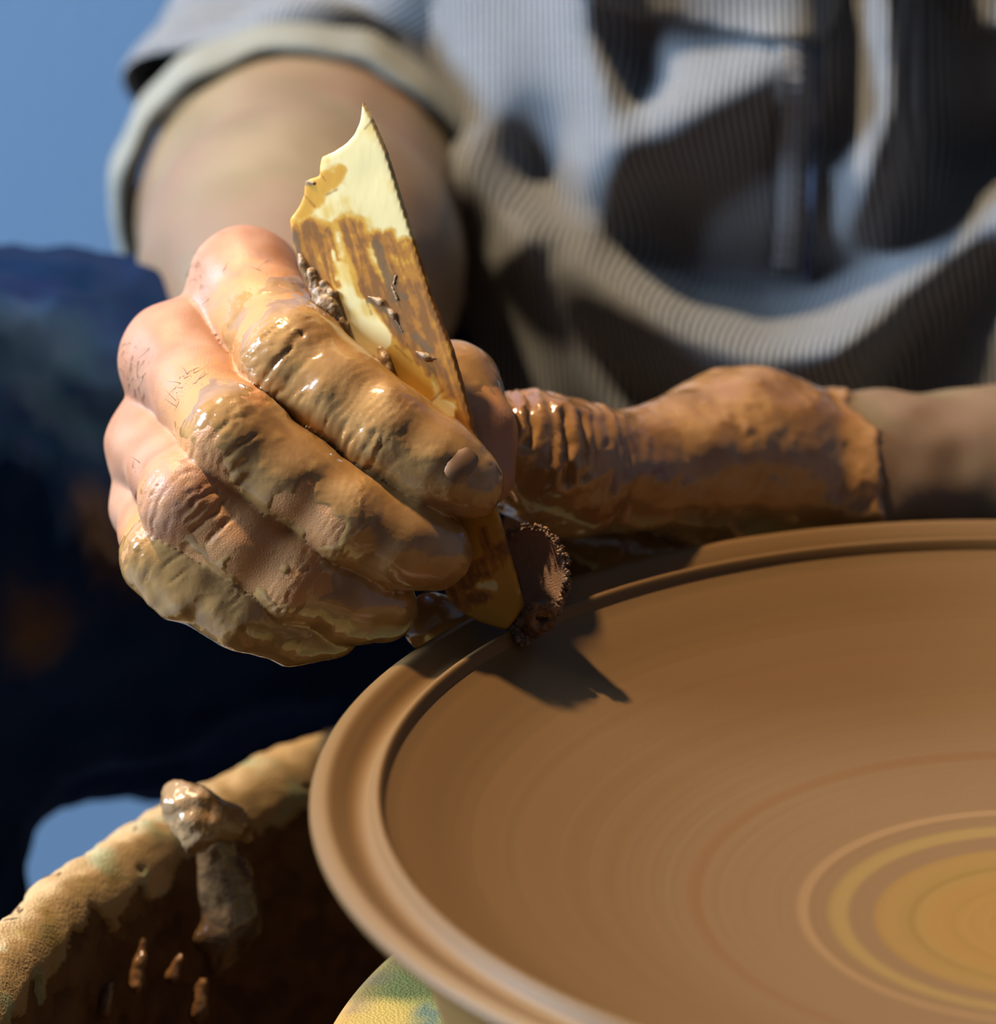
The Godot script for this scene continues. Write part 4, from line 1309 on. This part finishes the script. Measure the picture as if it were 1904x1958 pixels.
func shirt(o: Node3D):
	# laid out in a frame that leans forward with the potter's chest: x across, y up the chest, z out of it, in millimetres
	var lean := Basis(Vector3.RIGHT, -0.378)
	var at: Vector3 = Vector3(-2.8, -47.9, -196.2)
	var u := func(x: float, y: float) -> Vector2: return Vector2((x - 952.0) / 6.98, (979.0 - y) / 6.98)
	var list := []
	for f in [[[[880, 330], [1000, 430], [1130, 530], [1300, 630], [1450, 690], [1600, 660], [1750, 550], [1904, 430], [2100, 300]], 34.0, 13.0], [[[1040, 330], [1200, 440], [1350, 520], [1500, 560], [1640, 520], [1800, 390], [1950, 250]], -30.0, 16.0], [[[1130, 330], [1280, 250], [1480, 150]], 16.0, 12.0], [[[1120, -60], [1150, 200], [1170, 400]], 18.0, 10.0], [[[1180, 60], [1230, 160], [1200, 230]], -7.0, 8.0], [[[1690, -100], [1700, 200], [1650, 430]], 20.0, 9.0], [[[1620, -80], [1625, 120], [1600, 260]], -14.0, 7.0], [[[1800, -20], [1830, 220]], -22.0, 14.0], [[[1740, 760], [1800, 620], [1904, 500]], -24.0, 12.0], [[[1780, 790], [1860, 650], [1960, 540]], 8.0, 8.0], [[[980, 500], [1100, 700], [1200, 840]], 9.0, 8.0], [[[1060, 500], [1160, 640], [1290, 800]], -10.0, 8.0], [[[1250, 240], [1400, 400], [1480, 560]], 4.0, 16.0], [[[1904, 200], [1800, 330], [1700, 430]], 8.0, 12.0]]:
		var pts := []
		for q in f[0]:
			pts.append(u.call(float(q[0]), float(q[1])))
		list.append([pts, f[1], f[2]])
	var rows := 110
	var cols := 200
	var v := PackedVector3Array()
	var uv := PackedVector2Array()
	for i in rows:
		var y := lerpf(-60.0, 330.0, i / (rows - 1.0))
		var wide := lerpf(128.0, 150.0, smoothstep(-60.0, 250.0, y)) * lerpf(1.0, 0.75, smoothstep(250.0, 330.0, y))
		for j in cols + 1:
			var a := TAU * j / cols - PI
			var sx := sin(a)
			var cz := cos(a)
			var x := 118.0 + wide * signf(sx) * pow(absf(sx), 0.85)
			var z := -95.0 + 95.0 * signf(cz) * pow(absf(cz), 0.75)
			if cz > 0.0:
				z += folds(list, Vector2(x, y)) * smoothstep(0.0, 0.45, cz)
			z += 3.0 * n1(Vector3(x, y, z), 0.02)
			v.append(lean * Vector3(x, y, z) + at)
			# stripes follow the cloth, dragged sideways by the folds
			uv.append(Vector2((x + 0.22 * z + (0.12 * absf(x - 90.0) if y < 60.0 else 0.12 * absf(x - 90.0)) * 0.0) / 32.0, y / 32.0))
	var s := put("shirt", solid(v, grid(v, rows, cols + 1, false), PackedColorArray(), uv, 0.001), M.stripes, o)
	tag(s, "blue and white fine-striped work shirt")
	# the front placket, and two pocket flaps
	sheet("placket", s, lean, at, list, u, [[1470, -40], [1560, -40], [1560, 520], [1480, 520]], 3.0, M.stripes)
	sheet("pocket_flap", s, lean, at, list, u, [[1090, -90], [1620, -90], [1608, 30], [1575, 74], [1520, 90], [1430, 72], [1300, 40], [1105, 8]], 9.0, M.stripes)
	sheet("pocket_flap", s, lean, at, list, u, [[1800, -90], [2250, -90], [2240, 80], [1960, 60], [1850, 42], [1815, 0]], 9.0, M.stripes)
	# a dark tube painting in the shadow at the placket's overlapping edge, and the ladder of pale stitches along it
	var rungs := SurfaceTool.new()
	rungs.begin(Mesh.PRIMITIVE_TRIANGLES)
	var bar := BoxMesh.new()
	bar.size = Vector3(0.0055, 0.0012, 0.001)
	for i in 20:
		var q: Vector2 = u.call(1506.0, 95.0 + i * 21.0)
		rungs.append_from(bar, 0, Transform3D(lean, (lean * Vector3(q.x, q.y, front_z(q, list) + 2.6) + at) * 0.001))
	put("stitching", rungs.commit(), M.stitch, s).set_meta("kind", "stuff")
	var seam_shadow_path := []
	var thin := []
	for i in 12:
		var q: Vector2 = u.call(1559.0 - i * 0.8, 88.0 + i * 40.0)
		seam_shadow_path.append(lean * Vector3(q.x, q.y, front_z(q, list) + 2.2) + at)
		thin.append(0.9)
	var seam_shadow := tube(seam_shadow_path, thin, 8, 60, func(_s, _a, _p): return 0.0)
	put("seam_shadow", solid(seam_shadow[0], seam_shadow[1], PackedColorArray(), PackedVector2Array(), 0.001), M.seam_shade, s)
	# sleeves, and the roll of the right cuff
	var rumple := func(sx: float, a: float, p: Vector3) -> float:
		return 8.0 * sin(sx * 0.13 + 1.8 * sin(a * 2.0 + 0.5)) * (0.6 + 0.4 * cos(a - 1.0)) + 7.0 * n1(p, 0.018) + 2.0 * n1(p, 0.05)
	var r := tube([Vector3(-57.6, 14.2, -315.6), Vector3(-49.9, 27.6, -333.8), Vector3(-26.2, 33.3, -341.4), Vector3(1.5, 44.2, -353.3), Vector3(52.3, 67.3, -403.4)], [50.0, 52.0, 50.0, 48.0, 56.0], 72, 80, rumple, Vector2(12.0, 0.03))
	put("sleeve", solid(r[0], r[1], PackedColorArray(), r[2], 0.001), M.stripes, s)
	r = tube([Vector3(309.1, -50.1, -292.2), Vector3(309.5, 2.7, -356.2), Vector3(282.6, 87.6, -465.2)], [56.0, 62.0, 74.0], 48, 50, rumple, Vector2(12.0, 0.03))
	put("sleeve", solid(r[0], r[1], PackedColorArray(), r[2], 0.001), M.stripes, s)
	var ring := []
	var centre: Vector3 = Vector3(-58.2, 11.5, -277.9)
	var axis: Vector3 = (Vector3(-55.3, 23.4, -121.3) - Vector3(-58.3, 7.6, -325.9)).normalized()
	var side := axis.cross(Vector3.UP).normalized()
	var top := side.cross(axis)
	var cv := PackedVector3Array()
	for i in 96:
		var a := TAU * i / 96.0
		var out := side * cos(a) + top * sin(a)
		for j in 20:
			var b := TAU * j / 20.0
			var wob := 1.5 * n1(out * 40.0 + axis * 3.0 * cos(b), 0.06)
			cv.append(centre + out * (50.5 + wob + 4.2 * cos(b) + 1.0 * sin(3.0 * a)) + axis * (15.0 * sin(b) + 5.0 * n1(out * 50.0, 0.03)))
	tag(put("rolled_cuff", solid(cv, wrapped(cv, 96, 20), PackedColorArray(), PackedVector2Array(), 0.001), M.sleeve_lining, s), "pale rolled-up sleeve cuff")


func wrapped(_v: PackedVector3Array, rows: int, cols: int) -> PackedInt32Array:
	var t := PackedInt32Array()
	for i in rows:
		var n := (i + 1) % rows
		for j in cols:
			var k := (j + 1) % cols
			t.append_array(PackedInt32Array([i * cols + j, n * cols + k, i * cols + k, i * cols + j, n * cols + j, n * cols + k]))
	return t


# how far the shirt's front lies out at a point of it
func front_z(q: Vector2, list: Array) -> float:
	var sx := clampf((q.x - 118.0) / 148.0, -1.0, 1.0)
	return -95.0 + 95.0 * pow(sqrt(1.0 - pow(absf(sx), 2.35)), 0.75) + folds(list, q)


# a piece of cloth sewn on the shirt's front, following its folds at a little distance
func sheet(called: String, parent: Node, lean: Basis, at: Vector3, list: Array, u: Callable, outline: Array, thick: float, m: Material):
	var poly := PackedVector2Array()
	for q in outline:
		poly.append(u.call(float(q[0]), float(q[1])))
	var b := Blade.new()
	b.poly = poly
	b.half = thick * 0.5
	b.soft = 1.4
	var lo := Vector2.ONE * 1e9
	var hi := -lo
	for q in poly:
		lo = lo.min(q)
		hi = hi.max(q)
	var s := nets(b, Vector3(lo.x - 4, lo.y - 4, -thick), Vector3(hi.x + 4, hi.y + 4, thick), 2.2)
	var v: PackedVector3Array = s[0]
	var uv := PackedVector2Array()
	for i in v.size():
		var p := v[i]
		var z := front_z(Vector2(p.x, p.y), list) + p.z + thick * 0.3
		uv.append(Vector2(p.x / 32.0, p.y / 32.0))
		v[i] = lean * Vector3(p.x, p.y, z) + at
	put(called, solid(v, s[1], PackedColorArray(), uv, 0.001), m, parent)


func jeans(o: Node3D):
	var f := Limbs.new()
	f.k_in = 30.0
	f.k_palm = 30.0
	var hips: Vector3 = Vector3(158.6, -174.6, -436.4)
	f.bone(hips + Vector3(-60, 30, 0), hips + Vector3(60, 30, 0), 118.0, 118.0)
	f.bone(hips + Vector3(-90, 0, 20), Vector3(-109.9, -45.7, -186.3), 92.0, 66.0)
	f.bone(Vector3(-109.9, -45.7, -186.3), Vector3(-189.9, -22.2, -131.1), 66.0, 63.0)
	f.bone(Vector3(-189.9, -22.2, -131.1), Vector3(-189.9, -122.2, -112.9), 62.0, 56.0)
	f.bone(Vector3(-189.9, -122.2, -112.9), Vector3(-196.8, -287.4, -68.8), 56.0, 48.0)
	f.bone(hips + Vector3(90, 0, 20), Vector3(363.6, -32.2, -94.9), 92.0, 64.0)
	f.bone(Vector3(363.6, -32.2, -94.9), Vector3(377.3, -302.2, -41.5), 62.0, 48.0)
	var s := nets(f, Vector3(-340, -660, -620), Vector3(560, 60, 30), 7.0)
	var v: PackedVector3Array = s[0]
	var nm := normals(v, s[1])
	var col := PackedColorArray()
	var worn := [[Vector3(-134.4, 28.0, -140.3), Vector3(-112.7, 21.7, -137.8), 9.0], [Vector3(-112.7, 21.7, -137.8), Vector3(-92.4, 5.4, -131.3), 6.0], [Vector3(-133.4, 20.1, -126.4), Vector3(-103.9, 3.9, -120.0), 5.0], [Vector3(-124.0, 27.6, -145.5), Vector3(-102.3, 22.5, -143.5), 5.0]]
	var muddy := [[Vector3(-111.9, -12.3, -113.5), Vector3(-91.8, -41.1, -102.1), 5.0], [Vector3(-134.3, -31.6, -100.5), Vector3(-119.5, -41.6, -96.5), 9.0], [Vector3(-127.6, -41.6, -96.5), Vector3(-108.8, -44.1, -95.5), 6.0], [Vector3(-122.7, -9.8, -114.5), Vector3(-110.6, -18.6, -111.0), 4.0]]
	for i in v.size():
		var p := v[i]
		v[i] = p + nm[i] * (5.0 * n1(Vector3(p.x * 0.6 + p.y, p.y * 0.4, p.z), 0.025) + 2.0 * n1(p, 0.06))
		var c := Color(0.006, 0.015, 0.05).lerp(Color(0.01, 0.024, 0.07), clampf(0.5 + n3(p, 0.03), 0, 1))
		for k in worn:
			c = c.lerp(Color(0.03, 0.06, 0.12), 0.7 * smoothstep(1.6, 0.3, seg(p, k[0], k[1]) / k[2] + 0.5 * n3(p, 0.06)))
		for k in muddy:
			c = c.lerp(Color(0.09, 0.055, 0.034), 0.7 * smoothstep(1.7, 0.3, seg(p, k[0], k[1]) / k[2] + 0.6 * n3(p, 0.05)))
		col.append(c)
	tag(put("jeans", solid(v, s[1], col, PackedVector2Array(), 0.001), M.denim, o), "dark blue denim jeans with clay smears")


func seg(p: Vector3, a: Vector3, b: Vector3) -> float:
	var d := b - a
	var w := p - a
	return (w - d * clampf(w.dot(d) / d.length_squared(), 0.0, 1.0)).length()
